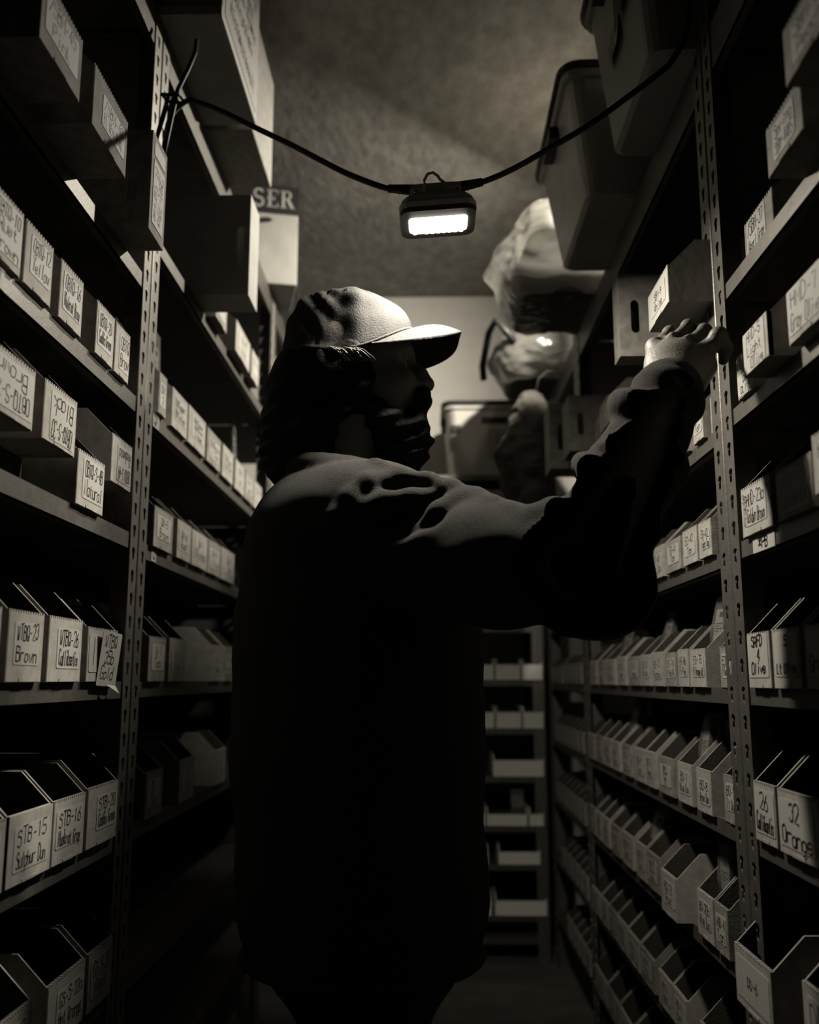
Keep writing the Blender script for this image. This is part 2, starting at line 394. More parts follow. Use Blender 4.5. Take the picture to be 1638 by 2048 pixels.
ubin(-1, .515, 1.176, 1.320, zE, .088, ['GS-S-30', 'Orange'], 'bin with a notched edge in the bottom left corner of the photo')
ubin(-1, .515, 1.369, 1.514, zE, .086, ['GS-S-32a', 'Hot Orange'], 'bin lettered GS-S-32a with a bright notched rim, lowest on the left', lab=(.74, .60, .10, 0))
ubin(-1, .515, 1.525, 1.640, zE, .086, ['GS-S-33', 'Red'], 'unlit bin right of the GS-S-32a bin, only its rim showing')
z0 = .735
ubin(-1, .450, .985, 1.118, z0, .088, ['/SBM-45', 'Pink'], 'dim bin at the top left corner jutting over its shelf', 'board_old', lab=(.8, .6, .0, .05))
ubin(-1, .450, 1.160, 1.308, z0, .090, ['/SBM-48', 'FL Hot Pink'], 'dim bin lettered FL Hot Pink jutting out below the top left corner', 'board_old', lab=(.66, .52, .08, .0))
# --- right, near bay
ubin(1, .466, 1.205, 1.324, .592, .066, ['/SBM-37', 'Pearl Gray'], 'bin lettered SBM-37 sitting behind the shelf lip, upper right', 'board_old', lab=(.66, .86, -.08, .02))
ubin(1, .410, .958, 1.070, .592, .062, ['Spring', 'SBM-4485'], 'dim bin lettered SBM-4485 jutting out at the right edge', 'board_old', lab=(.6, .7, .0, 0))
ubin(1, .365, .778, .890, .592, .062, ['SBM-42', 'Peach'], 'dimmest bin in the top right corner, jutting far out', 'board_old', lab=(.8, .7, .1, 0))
ubin(1, .435, .996, 1.108, .395, .066, ['HMD-7', 'Gray Olive'], 'bin hand-lettered HMD-7 Gray Olive with a wide white label', lab=(.94, .86, .0, .06))
ubin(1, .422, 1.136, 1.230, .395, .058, ['HMD-5', 'Light', '  Olive'], 'bin hand-lettered HMD-5 Light Olive, jutting out beside the hand', teeth=False, lab=(.88, .96, -.05, 0))
ubin(1, .447, 1.262, 1.337, .395, .064, ['HMD-4', 'SOFT', 'DK', 'OLIVE'], 'narrow bin with four cramped lines of lettering next to the right post', lab=(.94, .92, 0, 0), wid=.0012)
ubin(1, .446, 1.228, 1.350, .197, .070, ['HMD-23a', 'Golden Brown'], 'bin hand-lettered HMD-23a Golden Brown beside the right post', lab=(.70, .70, .0, .04), edge=['Sa', 'H', 'C'])
ubin(1, .446, 1.091, 1.213, .197, .066, ['HMD-26', 'Callibaetis'], 'shadowed bin hand-lettered HMD-26 Callibaetis', lab=(.8, .8, 0, 0))
ubin(1, .420, .924, 1.028, .197, .066, ['HMD-27', 'Gray'], 'bin cut off by the right frame edge, right of the HMD-26 bin')
ubin(1, .446, 1.269, 1.361, -.011, .075, ['SRFD', '4', 'Olive'], 'bin hand-lettered SRFD 4 Olive in thick strokes', lab=(.90, .78, -.02, .08), wid=.0024)
ubin(1, .446, 1.166, 1.263, -.011, .075, ['5', '', 'Lt Olive'], 'half-shadowed bin hand-lettered Lt Olive', lab=(.84, .72, 0, .06), wid=.0024)
ubin(1, .446, 1.060, 1.155, -.011, .075, ['', 'Green'], 'unlit bin lettered Green at the right edge', lab=(.8, .7, 0, .06), wid=.0024)
ubin(1, .447, 1.288, 1.375, -.214, .078, ['26', 'Callibaetis'], 'bin lettered 26 Callibaetis, partly behind the right post', lab=(.90, .74, 0, .02), wid=.0019)
ubin(1, .446, 1.145, 1.280, -.214, .078, ['32', 'Orange'], 'bin hand-lettered 32 Orange, half in shadow', lab=(.86, .74, -.04, .0), wid=.0024)
ubin(1, .420, 1.266, 1.412, -.430, .075, ['', 'DD-6', ''], 'bin lettered DD-6 with a lit notched rim, bottom right', lab=(.9, .7, 0, 0), wid=.0014)
ubin(1, .447, 1.100, 1.240, -.430, .075, ['DD-8'], 'unlit bin right of the DD-6 bin, bottom right corner')
# --- right, far bay: (y0, y1, lines, protrusion)
def row(z, hf, items, shelf, X=.446, side=1, first='the slotted post', grp=None, m='board', where='beyond'):
    for i, it in enumerate(items):
        y0, y1, lines = it[:3]; x = it[3] if len(it) > 3 else (XR+.006 if side > 0 and y0 < 1.48 else X)
        txt = it[4] if len(it) > 4 else None
        mm = it[5] if len(it) > 5 else (m if (i*7) % 3 else 'board_old')
        lab = (.72, .58, R0.uniform(-.04, .06), R0.uniform(-.04, .06))
        label = f'bin hand-lettered {txt}, on the {shelf}' if txt else f'{ORD[i]} bin {where} {first} on the {shelf}'
        ubin(side, x, y0+.001, y1-.001, z, hf+R0.uniform(-.002, .002), lines, label, mm, lab=lab, ink='ink')
row(RFz[1], .062, [(1.432, 1.504, ['EO-30', 'Olive']), (1.508, 1.572, ['EO-31', 'Tan']), (1.60, 1.69, ['EO-32', 'Gray']), (1.70, 1.79, ['EO-33', 'Rust'])], 'right shelf just below the reaching hand')
row(RFz[2], .060, [(1.440, 1.494, ['EO-43', 'Olive'], .456), (1.496, 1.572, ['EO-42L', 'Light Tan'], .446, 'EO-42L Light Tan'), (1.576, 1.673, ['EO-42', 'Tan'], .446, 'EO-42 Tan'), (1.680, 1.798, ['EO-41', 'Tan']),
    (1.808, 1.910, ['EO-40', 'Dk Tan']), (1.913, 2.018, ['EO-39', 'Brown']), (2.032, 2.152, ['EO-38', 'Rust']), (2.166, 2.265, ['EO-37', 'Red']), (2.27, 2.37, ['EO-36', 'Gray'])], 'right shelf at shoulder height')
row(RFz[3], .064, [(1.448, 1.513, ['EO-7', 'FlYellow'], .452, 'EO-7 Fl Yellow'), (1.564, 1.664, ['EO-75', 'Fl Orange Rd'], .446, 'EO-75 Fl Orange'), (1.668, 1.742, ['EO-74b', 'Fl Pink'], .446, 'EO-74b Fl Pink'), (1.752, 1.841, ['EO-74', 'Fl Hot Pk']),
    (1.852, 1.950, ['EO-73', 'Purple']), (1.961, 2.048, ['EO-72', 'Blue']), (2.055, 2.180, ['EO-71', 'Green']), (2.209, 2.305, ['EO-70', 'Lime']), (2.333, 2.46, ['EO-69', 'Gray']), (2.472, 2.56, ['EO-68', 'Dun']), (2.582, 2.694, ['EO-67', 'Dun'])], 'right shelf level with the camera')
row(RFz[4], .068, [(1.456, 1.530, ['BO-9', 'Lt Dun'], .452, 'BO-9'), (1.570, 1.660, ['BO-8', 'Brown Dun'], .446, 'BO-8 Brown Dun'), (1.683, 1.785, ['BO-7', 'Blue Dun'], .446, 'BO-7 Blue Dun'), (1.807, 1.928, ['BO-6', 'Olive', 'Dun', 'Lt']),
    (1.956, 2.041, ['BO-5', 'Red']), (2.046, 2.158, ['BO-4', 'Tan']), (2.187, 2.282, ['BO-3', 'Gray']), (2.312, 2.41, ['BO-2', 'Rust']), (2.415, 2.512, ['BO-2', 'Black']), (2.525, 2.64, ['BO-1', 'Black']), (2.645, 2.77, ['BO-0', 'White'])], 'right shelf at the hip of the man')
row(RFz[5], .070, [(1.521, 1.594, ['ARD-4', 'Tan'], .446, 'ARD-4 Tan'), (1.596, 1.694, ['BO-20b', 'Blue Dun'], .446, 'BO-20b'), (1.745, 1.858, ['BO-21', 'Rust'], .425, 'BO-21'), (1.955, 2.069, ['BO-22', 'Olive', 'Gray']), (2.075, 2.169, ['BO-23', 'Tan']), (2.201, 2.319, ['BO-24', 'Dun']),
    (2.343, 2.457, ['BO-25', 'Red']), (2.484, 2.575, ['BO-26', 'Gray']), (2.58, 2.666, ['BO-27', 'Gray']), (2.682, 2.785, ['BO-28', 'Tan'])], 'right shelf at knee height')
row(RFz[6], .062, [(1.560, 1.716, ['PB-1', 'Tan']), (1.792, 1.897, ['PB-2', 'Rust']), (1.899, 2.006, ['PB-3', 'Red']), (2.037, 2.169, ['PB-4', 'Gray']), (2.177, 2.300, ['PB-5', 'Dun']), (2.303, 2.424, ['PB-6', 'Tan']),
    (2.428, 2.530, ['PB-7', 'Blue']), (2.533, 2.640, ['PB-8', 'Lime']), (2.647, 2.780, ['PB-9', 'Gray'])], 'second lowest right shelf')
row(RFz[7], .060, [(2.06, 2.17, ['RD-1', 'Tan']), (2.18, 2.28, ['RD-2', 'Tan']), (2.287, 2.438, ['RD-3', 'Tan']), (2.442, 2.590, ['RD-4', 'Red']), (2.595, 2.770, ['RD-5', 'Gray'])], 'lowest right shelf')
row(RFz[0], .064, [(1.416+.016, 1.574, ['SBM-9', 'White'], .381, 'SBM-9, white and jutting out', 'carton_white'), (2.150, 2.270, ['SBM-8', 'Rust'], .42), (2.28, 2.39, ['SBM-7', 'Gray'], .43)], 'right shelf above the hand')
# third bay on the right: dim bins
for k, (z, n, lev) in enumerate([(RFz[3], 7, 'level with the camera'), (RFz[4], 8, 'at hip height'), (RFz[5], 7, 'at knee height'), (RFz[6], 6, 'second from the floor'), (RFz[7], 5, 'nearest the floor')]):
    for i in range(n):
        y0 = 2.85+i*.093+(.05 if k == 0 and i > 3 else 0)
        if y0+.09 > 3.59: break
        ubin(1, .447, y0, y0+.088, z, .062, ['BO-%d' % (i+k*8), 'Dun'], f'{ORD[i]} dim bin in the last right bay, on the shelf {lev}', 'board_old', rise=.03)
# --- left, far bay
row(LFz[1], .082, [(1.748, 1.806, ['OM', '2'], .515), (1.843, 1.971, ['OM/Copper', 'OM/Yellow'], .515), (1.975, 2.137, ['OM/Claret', 'OM/Olive', 'Lt Rust'], .515), (2.151, 2.302, ['OM/Brown', 'Lt Tan'], .515), (2.318, 2.455, ['OM/Gray', 'OM/Dun'], .515), (2.475, 2.612, ['OM-8', 'Tan'], .515), (2.617, 2.75, ['OM-9', 'Red'], .515), (2.753, 2.89, ['OM-10', 'Lt'], .515)],
    'left shelf behind the head of the man', side=-1)
row(LFz[2], .080, [(1.756, 1.894, ['QM-5', 'Brown'], .515), (1.923, 2.043, ['QM-6', 'Rust'], .515), (2.046, 2.196, ['QM-7', 'Olive Gray'], .515), (2.200, 2.340, ['QM-8', 'Lt Olive'], .515), (2.344, 2.51, ['QM-9', 'Tan'], .515)], 'left shelf behind the shoulder of the man', side=-1)
row(LFz[3], .085, [(1.76, 1.88, ['W-1', 'Tan'], .515), (1.90, 2.03, ['W-2', 'Tan'], .515), (2.28, 2.40, ['W-3', 'Red'], .515), (2.43, 2.54, ['W-4', 'Gray'], .515)], 'left shelf behind the chest of the man', side=-1)
row(LFz[4], .085, [(1.78, 1.90, ['S-1', 'Tan'], .515), (2.02, 2.15, ['S-2', 'Tan'], .515), (2.36, 2.48, ['S-3', 'Tan'], .515)], 'left shelf behind the hip of the man', side=-1)
row(LFz[0], .083, [(2.127, 2.252, ['', ''], .500), (2.359, 2.560, ['OM-40', 'Wine'], .500), (2.58, 2.70, ['OM-41', ''], .500)], 'left shelf under the white boxed bin', side=-1)
# --- the rack across the far end
for k, z in enumerate([0, -.178, -.352, -.527, -.662, -.838]):
    hf = [.058, .060, .060, .042, .045, .052][k]
    xs = [(.03, .135), (.139, .245), (.249, .345), (.349, .428)] if k < 2 else [(.06, .175), (.235, .425)] if k == 2 else [(.05, .205), (.209, .36), (.365, .42)] if k == 3 else [(.06, .215), (.25, .405)] if k == 4 else [(.05, .225), (.235, .425)]
    for i, (a, b2) in enumerate(xs):
        ubin(0, 3.652, a, b2, z, hf, None, f'{ORD[i]} bin from the left in the {ORD[k]} lit row of the end rack', 'board_lit', rise=.02, depth=.28, ink='ink_soft')
# --- tall bins with a hand slot in the side
def slot_bin(side, X, y0, y1, z, h, label, d=.34, lines=None, m='board_old', gap=.022, vertical=False):
    w = y1-y0; r = thing('tall_bin', label, 'bin', ((X if side > 0 else -X), (y0+y1)/2, z+H), -side*math.pi/2)
    t = .003; mb = MB()
    a0, a1 = gap, gap+.016; c0, c1 = h*.28, h*.68
    for x in (-w/2, w/2-t):
        mb.box(x, 0, 0, x+t, a0, h); mb.box(x, a1, 0, x+t, d, h); mb.box(x, a0, 0, x+t, a1, c0); mb.box(x, a0, c1, x+t, a1, h)
        for k in range(4):                              # rounded slot ends
            a = math.pi/2*k/4; b_ = math.pi/2*(k+1)/4; R = .008
            for sgn in (1, -1):
                for (cz, s2) in ((c0+R, -1), (c1-R, 1)):
                    cy = (a0+a1)/2
                    mb.prism([(cy+sgn*R*math.sin(a), cz+s2*R*math.cos(a)), (cy+sgn*R*math.sin(b_), cz+s2*R*math.cos(b_)), (cy+sgn*R, cz+s2*R)], 0, x, x+t)
    mb.box(-w/2+t, 0, 0, w/2-t, t, h); mb.box(-w/2+t, d-t, 0, w/2-t, d, h); mb.box(-w/2+t, t, 0, w/2-t, d-t, t)
    obj('box_body', mb, m, r)
    if lines:
        s = obj('label', MB().box(-w*.36, -.0008, -h*.32, w*.36, 0, h*.32), 'paper', r, (0, -.0002, h*.42))
        if vertical: wr = write(lines, h*.6, w*.62, R0, .0019); wr.tf(Matrix.Rotation(math.pi/2, 4, 'Y'))
        else: wr = write(lines, w*.68, h*.4, R0, .0018)
        obj('lettering', wr, 'ink', s, (0, -.0014, 0))
        obj('tape_patch', MB().box(-w*.36, -.0007, -h*.07, w*.36, 0, h*.07), 'paper', r, (0, -.0002, h*.86))
    return r
slot_bin(-1, .460, 1.462, 1.549, .735, .176, 'tall bin with a hand slot, lettered FL Cerise down its face, before the left post', lines=['SBM-28a', 'FL Cerise'], vertical=True)
slot_bin(-1, .400, 2.008, 2.112, .847, .240, 'big white slotted bin jutting out on the left beyond the post', lines=None, m='carton_white', gap=.014)
slot_bin(1, .355, 1.692, 1.745, .588, .160, 'tall slotted bin jutting out behind the white bin, upper right', m='board_old')
slot_bin(1, .369, 2.431, 2.552, .588, .150, 'tall slotted bin further along the upper right shelf, in the gap above the sleeve', m='board_old')
slot_bin(1, .345, 2.640, 2.760, .588, .190, 'farthest tall slotted bin on the upper right shelf, beside the hanging paper bag', m='board_old')
# ---------------------------------------------------------------- cartons on the top left shelf
TL = 1.28
def carton(name, label, x0, x1, y0, y1, z0, h, m, cat='carton'):
    r = thing(name, label, cat, ((x0+x1)/2, (y0+y1)/2, z0+H)); w, d = x1-x0, y1-y0
    obj('carton_body', MB().box(-w/2, -d/2, 0, w/2, d/2, h), m, r, bevel=.003)
    return r, w, d
def scribble(w, h, n, seed):
    rr = random.Random(seed); L = []
    for k in range(n): L.append(''.join(rr.choice('aeinorstlmuhwcd ') for _ in range(rr.randint(9, 16))))
    return write(L, w, h, rr, .0026)
c1, w1, d1 = carton('carton', 'white carton with handwriting on its lit face, jutting out at the top left', -.78, -.40, 1.665, 2.040, TL, .36, 'carton_white')
sg = MB().box(-.0012, -.165, .02, 0, .165, .33); s1 = obj('label', sg, 'paper', c1, (w1/2+.0012, 0, 0))
wr = scribble(.30, .26, 5, 3); wr.tf(Matrix.Translation((.0006, 0, .18)) @ Matrix.Rotation(math.pi/2, 4, 'Z')); obj('lettering', wr, 'ink', s1)
obj('tape', MB().box(-.06, -.0008, 0, .0, .0, .06).box(-.02, -.0008, .06, .02, 0, .36), 'paper', c1, (.16, -d1/2-.0002, 0))
obj('top_flap', MB().box(-w1/2, -.002, 0, w1/2, .004, .020), 'carton_white', c1, (0, -d1/2-.003, 0))
c2, w2, d2 = carton('carton', 'pale carton behind the handwritten one on the top left shelf, its lit face scuffed', -.76, -.412, 2.060, 2.330, TL, .30, 'board')
obj('label', MB().box(-.06, -.0012, 0, .06, 0, .022), 'paper', c2, (.10, -d2/2-.0002, .05))
c3, w3, d3 = carton('carton', 'carton with SER in white serif capitals on a dark band, top left', -.70, -.435, 2.930, 3.170, TL, .345, 'carton_white')
c3.rotation_euler = (0, 0, math.radians(13)); c3.location.x -= .02
bd = MB().box(-w3/2-.001, -d3/2-.0012, .245, w3/2+.0012, d3/2+.001, .3462); obj('dark_band', bd, 'carton_dark', c3)
def serif(txt, h):
    mb = MB(); x = 0; T = .15*h; t = .06*h
    for ch in txt:
        W = .72*h
        if ch == 'E':
            mb.box(x+.1*h, -.001, 0, x+.1*h+T, 0, h)
            for zz, ww in ((0, .6), (h-t, .58), (.5*h-t/2, .4)): mb.box(x, -.001, zz, x+ww*h, 0, zz+t)
            mb.box(x+.56*h, -.001, 0, x+.62*h, 0, .24*h); mb.box(x+.54*h, -.001, h*.78, x+.6*h, 0, h); mb.box(x+.38*h, -.001, .38*h, x+.43*h, 0, .62*h)
        if ch == 'R':
            mb.box(x+.1*h, -.001, 0, x+.1*h+T, 0, h); mb.box(x, -.001, 0, x+.36*h, 0, t); mb.box(x, -.001, h-t, x+.4*h, 0, h)
            c = (x+.36*h, .75*h)
            for k in range(8):
                a, b = -math.pi/2+math.pi*k/8, -math.pi/2+math.pi*(k+1)/8
                ro, ri = .25*h, .12*h+.06*h*abs(math.sin((a+b)/2))
                mb.add([(c[0]+ro*math.cos(a), -.001, c[1]+ro*math.sin(a)), (c[0]+ro*math.cos(b), -.001, c[1]+ro*math.sin(b)), (c[0]+ri*math.cos(b), -.001, c[1]+ri*math.sin(b)), (c[0]+ri*math.cos(a), -.001, c[1]+ri*math.sin(a))], [(0, 1, 2, 3)])
            mb.box(x+.2*h, -.001, .5*h, x+.38*h, 0, .5*h+t); mb.add([(x+.34*h, -.001, .5*h), (x+.50*h, -.001, .5*h), (x+.76*h, -.001, 0), (x+.58*h, -.001, 0)], [(0, 3, 2, 1)])
            mb.box(x+.55*h, -.001, 0, x+.8*h, 0, t*.8)
        if ch == 'S':
            pts = []
            for k in range(13):
                a = math.radians(20+250*k/12); pts.append((.3*h+.22*h*math.cos(a), .74*h+.24*h*math.sin(a)))
            for k in range(13):
                a = math.radians(90-250*k/12); pts.append((.3*h+.24*h*math.cos(a), .26*h+.24*h*math.sin(a)))
            vs = []; fs = []
            for k, p in enumerate(pts):
                q0, q1 = pts[max(0, k-1)], pts[min(len(pts)-1, k+1)]; dx, dz = q1[0]-q0[0], q1[1]-q0[1]; l = math.hypot(dx, dz) or 1
                wd = .065*h; vs += [(x+p[0]-dz/l*wd, -.001, p[1]+dx/l*wd), (x+p[0]+dz/l*wd, -.001, p[1]-dx/l*wd)]
            for k in range(len(pts)-1): fs.append((2*k, 2*k+1, 2*k+3, 2*k+2))
            mb.add(vs, fs)
        x += W
    return mb
obj('lettering', serif('SER', .062), 'carton_white', c3, (w3/2-.150, -d3/2-.0012, .268))
gr = MB(); pr = [(.0, .05), (.028, .055), (.03, .10), (.012, .125), (.010, .165), (-.010, .165), (-.012, .125), (-.026, .10), (-.026, .055)]
gr.prism([(x, z) for x, z in pr], 1, -.0008, 0); obj('printed_emblem', gr, 'tote_grey', c3, (-.03, -d3/2-.0003, .02))
obj('printed_stripe', MB().prism([(-.07, .195), (.02, .215), (.03, .225), (.01, .232), (-.07, .215)], 1, -.0008, 0), 'carton_dark', c3, (.02, -d3/2-.0003, 0))
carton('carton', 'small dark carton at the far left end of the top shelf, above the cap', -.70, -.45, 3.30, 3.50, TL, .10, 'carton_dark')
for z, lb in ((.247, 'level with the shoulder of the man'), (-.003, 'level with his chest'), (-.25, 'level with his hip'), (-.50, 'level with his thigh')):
    carton('carton', f'added blocker carton in the short last left bay, {lb}', -.92, -.53, 3.08, 3.60, z, .230, 'carton_dark')  # dark fillers added to stop stray lamp light showing through the bay
# ---------------------------------------------------------------- totes and bags on the top right shelf
TR = 1.031
def loft(rings, n=None, cap=True):
    mb = MB(); n = len(rings[0]); vs = [p for r in rings for p in r]; fs = []
    for i in range(len(rings)-1):
        for j in range(n): fs.append((i*n+j, i*n+(j+1) % n, (i+1)*n+(j+1) % n, (i+1)*n+j))
    fs.append(tuple(range(n-1, -1, -1)))
    if cap: fs.append(tuple((len(rings)-1)*n+j for j in range(n)))
    return mb.add(vs, fs)
def rr3(w, d, r, z, cx=0, cy=0): return [(x+cx, y+cy, z) for x, y in rrect(w, d, r, n=4)]
def tote(label, x0, x1, y0, y1, z0, h, m, lidm, flare=.03, tagged=None, name='tote'):
    r = thing(name, label, 'tote', ((x0+x1)/2, (y0+y1)/2, z0+H)); w, d = x1-x0, y1-y0
    rings = [rr3(w, d, .03, .006), rr3(w+flare*.9, d+flare*.9, .035, h*.9), rr3(w+flare*.9+.02, d+flare*.9+.02, .038, h*.905), rr3(w+flare+.02, d+flare+.02, .04, h*.97)]
    rings[0:0] = [rr3(w-.02, d-.02, .025, 0)]
    obj('tub', loft(rings), m, r, smooth=False)
    W, D = w+flare+.034, d+flare+.034
    obj('lid', loft([rr3(W, D, .045, h*.955), rr3(W+.004, D+.004, .046, h*.985), rr3(W-.004, D-.004, .045, h*1.01), rr3(W-.05, D-.05, .035, h*1.0), rr3(W-.07, D-.07, .03, h*1.025)]), lidm, r)
    for sx in (-1, 1): obj('handle', MB().box(sx*(w/2+flare/2+.004)-.012, -.06, h*.78, sx*(w/2+flare/2+.004)+.012, .06, h*.88), lidm, r)
    return r, w, d
t1, tw, td = tote('grey lidded tote with a paper tag on its side, top right near the post', .372, .74, 1.445, 1.775, TR, .335, 'tote_grey', 'lid_dark', flare=.07)
tt = obj('paper_tag', MB().prism(rrect(.10, .075, .004), 1, -.0012, 0), 'paper', t1, (-tw/2-.020, .02, .16), -math.pi/2); tt.rotation_euler = (math.radians(-6), 0, -math.pi/2)
obj('lettering', write(['Bulk', 'Dubbing', 'Bags'], .09, .068, R0, .002), 'ink', tt, (0, -.0018, 0))
obj('dark_patch', MB().prism([(-.045, -.05), (.05, -.035), (.045, .05), (-.05, .04)], 1, -.001, 0), 'lid_dark', t1, (-tw/2-.027, -.075, .19), -math.pi/2)
t2, tw2, td2 = tote('cloudy translucent tote with a dark lid, second from the post, top right', .345, .74, 1.925, 2.320, TR, .285, 'tote_clear', 'lid_dark', flare=.085)
t4, tw4, td4 = tote('pale tote with a dark rim and grip, standing on the end rack', .085, .40, 3.69, 4.02, .79, .30, 'tote_pale', 'lid_dark', flare=.03)
obj('grip_recess', MB().box(-.07, -.003, -.012, .10, 0, .012), 'lid_dark', t4, (.04, -td4/2-.013, .225))
pz = obj('paper_note', MB().box(-.055, -.0012, -.06, .055, 0, .06), 'paper', t4, (.05, -td4/2-.010, .13)); obj('lettering', write(['MISC', 'FEATH', 'END'], .06, .09, R0, .003), 'ink_soft', pz, (0, -.0018, 0))
obj('clip', MB().box(-.035, -.008, -.012, .0, 0, .016), 'lid_dark', t4, (-.115, -td4/2-.008, .19))
carton('carton', 'plain carton under the far tote on the end rack, right of its twin', .19, .43, 3.68, 3.98, .60, .135, 'board')
carton('carton', 'plain carton under the far tote on the end rack, nearer the man', -.06, .185, 3.68, 3.98, .60, .135, 'board_old')

# ---------------------------------------------------------------- signed-distance modelling of the soft shapes
def smin(a, b, k):
    h = np.clip(.5 + .5*(b-a)/k, 0, 1); return b*(1-h) + a*h - k*h*(1-h)
class SDF:
    def __init__(s, X, Y, Z):
        s.x, s.y, s.z = [np.asarray(a, np.float32) for a in (X, Y, Z)]
        s.F = np.full((len(X), len(Y), len(Z)), 1.0, np.float32)
    def sl(s, lo, hi):
        out = []
        for a, l, h in zip((s.x, s.y, s.z), lo, hi): out.append(slice(max(0, np.searchsorted(a, l)-1), np.searchsorted(a, h)+1))
        return tuple(out)
    def blk(s, lo, hi):
        S_ = s.sl(lo, hi); return S_, s.x[S_[0]][:, None, None], s.y[S_[1]][None, :, None], s.z[S_[2]][None, None, :]
    def put(s, S_, d, k, op):
        if op == 'u': s.F[S_] = smin(s.F[S_], d, k)
        elif op == 'c': s.F[S_] = -smin(-s.F[S_], d, k)          # carve
        elif op == 'd': s.F[S_] -= d
    def cap(s, a, b, ra, rb=None, k=.02, op='u'):
        rb = ra if rb is None else rb; m = max(ra, rb)+k+.03; a = np.array(a, float); b = np.array(b, float)
        S_, x, y, z = s.blk(np.minimum(a, b)-m, np.maximum(a, b)+m); u = b-a; L = float(u@u) or 1e-9
        t = np.clip(((x-a[0])*u[0]+(y-a[1])*u[1]+(z-a[2])*u[2])/L, 0, 1)
        d = np.sqrt((x-a[0]-t*u[0])**2+(y-a[1]-t*u[1])**2+(z-a[2]-t*u[2])**2) - (ra+(rb-ra)*t)
        s.put(S_, d.astype(np.float32), k, op); return s
    def chain(s, pts, rs, k=.01, op='u'):
        for i in range(len(pts)-1): s.cap(pts[i], pts[i+1], rs[i], rs[i+1], k, op)
        return s
    def ell(s, c, r, k=.02, op='u', rot=None):
        m = max(r)+k+.03; c = np.array(c, float); S_, x, y, z = s.blk(c-m, c+m)
        X, Y, Z = x-c[0], y-c[1], z-c[2]
        if rot is not None:
            R = np.array(rot); X, Y, Z = R[0, 0]*X+R[1, 0]*Y+R[2, 0]*Z, R[0, 1]*X+R[1, 1]*Y+R[2, 1]*Z, R[0, 2]*X+R[1, 2]*Y+R[2, 2]*Z
        k0 = np.sqrt((X/r[0])**2+(Y/r[1])**2+(Z/r[2])**2); k1 = np.sqrt((X/r[0]**2)**2+(Y/r[1]**2)**2+(Z/r[2]**2)**2)+1e-9
        s.put(S_, (k0*(k0-1)/k1).astype(np.float32), k, op); return s
    def bump(s, c, rad, amp):                                    # swell (amp > 0) or dent a region
        c = np.array(c, float); S_, x, y, z = s.blk(c-rad, c+rad)
        q = np.clip(1-((x-c[0])**2+(y-c[1])**2+(z-c[2])**2)/rad**2, 0, 1); s.put(S_, (amp*q*q).astype(np.float32), 0, 'd'); return s
    def wave(s, lo, hi, fn):
        S_, x, y, z = s.blk(lo, hi); s.F[S_] += fn(x, y, z).astype(np.float32); return s
    def mesh(s):
        F = s.F; n = np.array(F.shape)-1; neg = F < 0
        cnt = np.zeros(n, np.int8); pos = [np.zeros(n, np.float32) for _ in range(3)]
        ax = (s.x, s.y, s.z)
        for a in range(3):
            o = [i for i in range(3) if i != a]
            i0 = [slice(None)]*3; i1 = [slice(None)]*3; i0[a] = slice(0, -1); i1[a] = slice(1, None)
            A, B = F[tuple(i0)], F[tuple(i1)]; cr = (A < 0) != (B < 0)
            t = np.where(cr, A/(A-B+1e-12), 0).astype(np.float32)
            sh = [1, 1, 1]; sh[a] = -1
            pa = ax[a][:-1].reshape(sh) + t*np.diff(ax[a]).reshape(sh)
            for p in (0, 1):
                for q in (0, 1):
                    ss = [slice(None)]*3; ss[o[0]] = slice(p, p+n[o[0]]); ss[o[1]] = slice(q, q+n[o[1]])
                    c = cr[tuple(ss)]; cnt += c
                    pos[a] += np.where(c, pa[tuple(ss)], 0)
                    for oo, pq in ((o[0], p), (o[1], q)):
                        sh2 = [1, 1, 1]; sh2[oo] = -1
                        pos[oo] += np.where(c, ax[oo][pq:pq+n[oo]].reshape(sh2), 0)
        act = cnt > 0; idx = np.full(n, -1, np.int64); idx[act] = np.arange(act.sum())
        V = np.stack([p[act]/cnt[act] for p in pos], 1); Q = []
        for a in range(3):
            b, c = (a+1) % 3, (a+2) % 3
            i0 = [slice(1, -1)]*3; i1 = [slice(1, -1)]*3; i0[a] = slice(0, -1); i1[a] = slice(1, None)
            A, B = neg[tuple(i0)], neg[tuple(i1)]; W = np.argwhere(A != B)
            if not len(W): continue
            off = np.ones(3, int); off[a] = 0; P = W+off
            flip = A[tuple(W.T)]
            def at(db, dc):
                p = P.copy(); p[:, b] -= db; p[:, c] -= dc; return idx[tuple(p.T)]
            q = np.stack([at(1, 1), at(0, 1), at(0, 0), at(1, 0)], 1); q[~flip] = q[~flip][:, ::-1]; Q.append(q)
        return V, np.concatenate(Q)
def sd_obj(name, sd, m, parent=None, loc=(0, 0, 0), dz=H):
    V, Q = sd.mesh(); V = V + np.array([0, 0, dz]) - np.array(loc)
    return link(name, mesh_np(name, V, Q, m), parent, loc if parent is None else None)
def lin(a, b, st): return np.arange(a, b+st*.5, st)
def axis(*segs):
    out = []
    for a, b, st in segs: out += list(np.arange(a, b-1e-6, st))
    out.append(segs[-1][1]); return np.array(out)
def noise3(x, y, z, f, ph):
    return (np.sin(f*x+ph)*np.cos(f*1.3*y+2.1*ph)+np.sin(f*1.17*y+.7*ph+1.9*np.sin(f*.6*z))*np.cos(f*.9*z+ph)+np.sin(f*1.4*z+1.3*ph+1.5*np.sin(f*.7*x)))/3
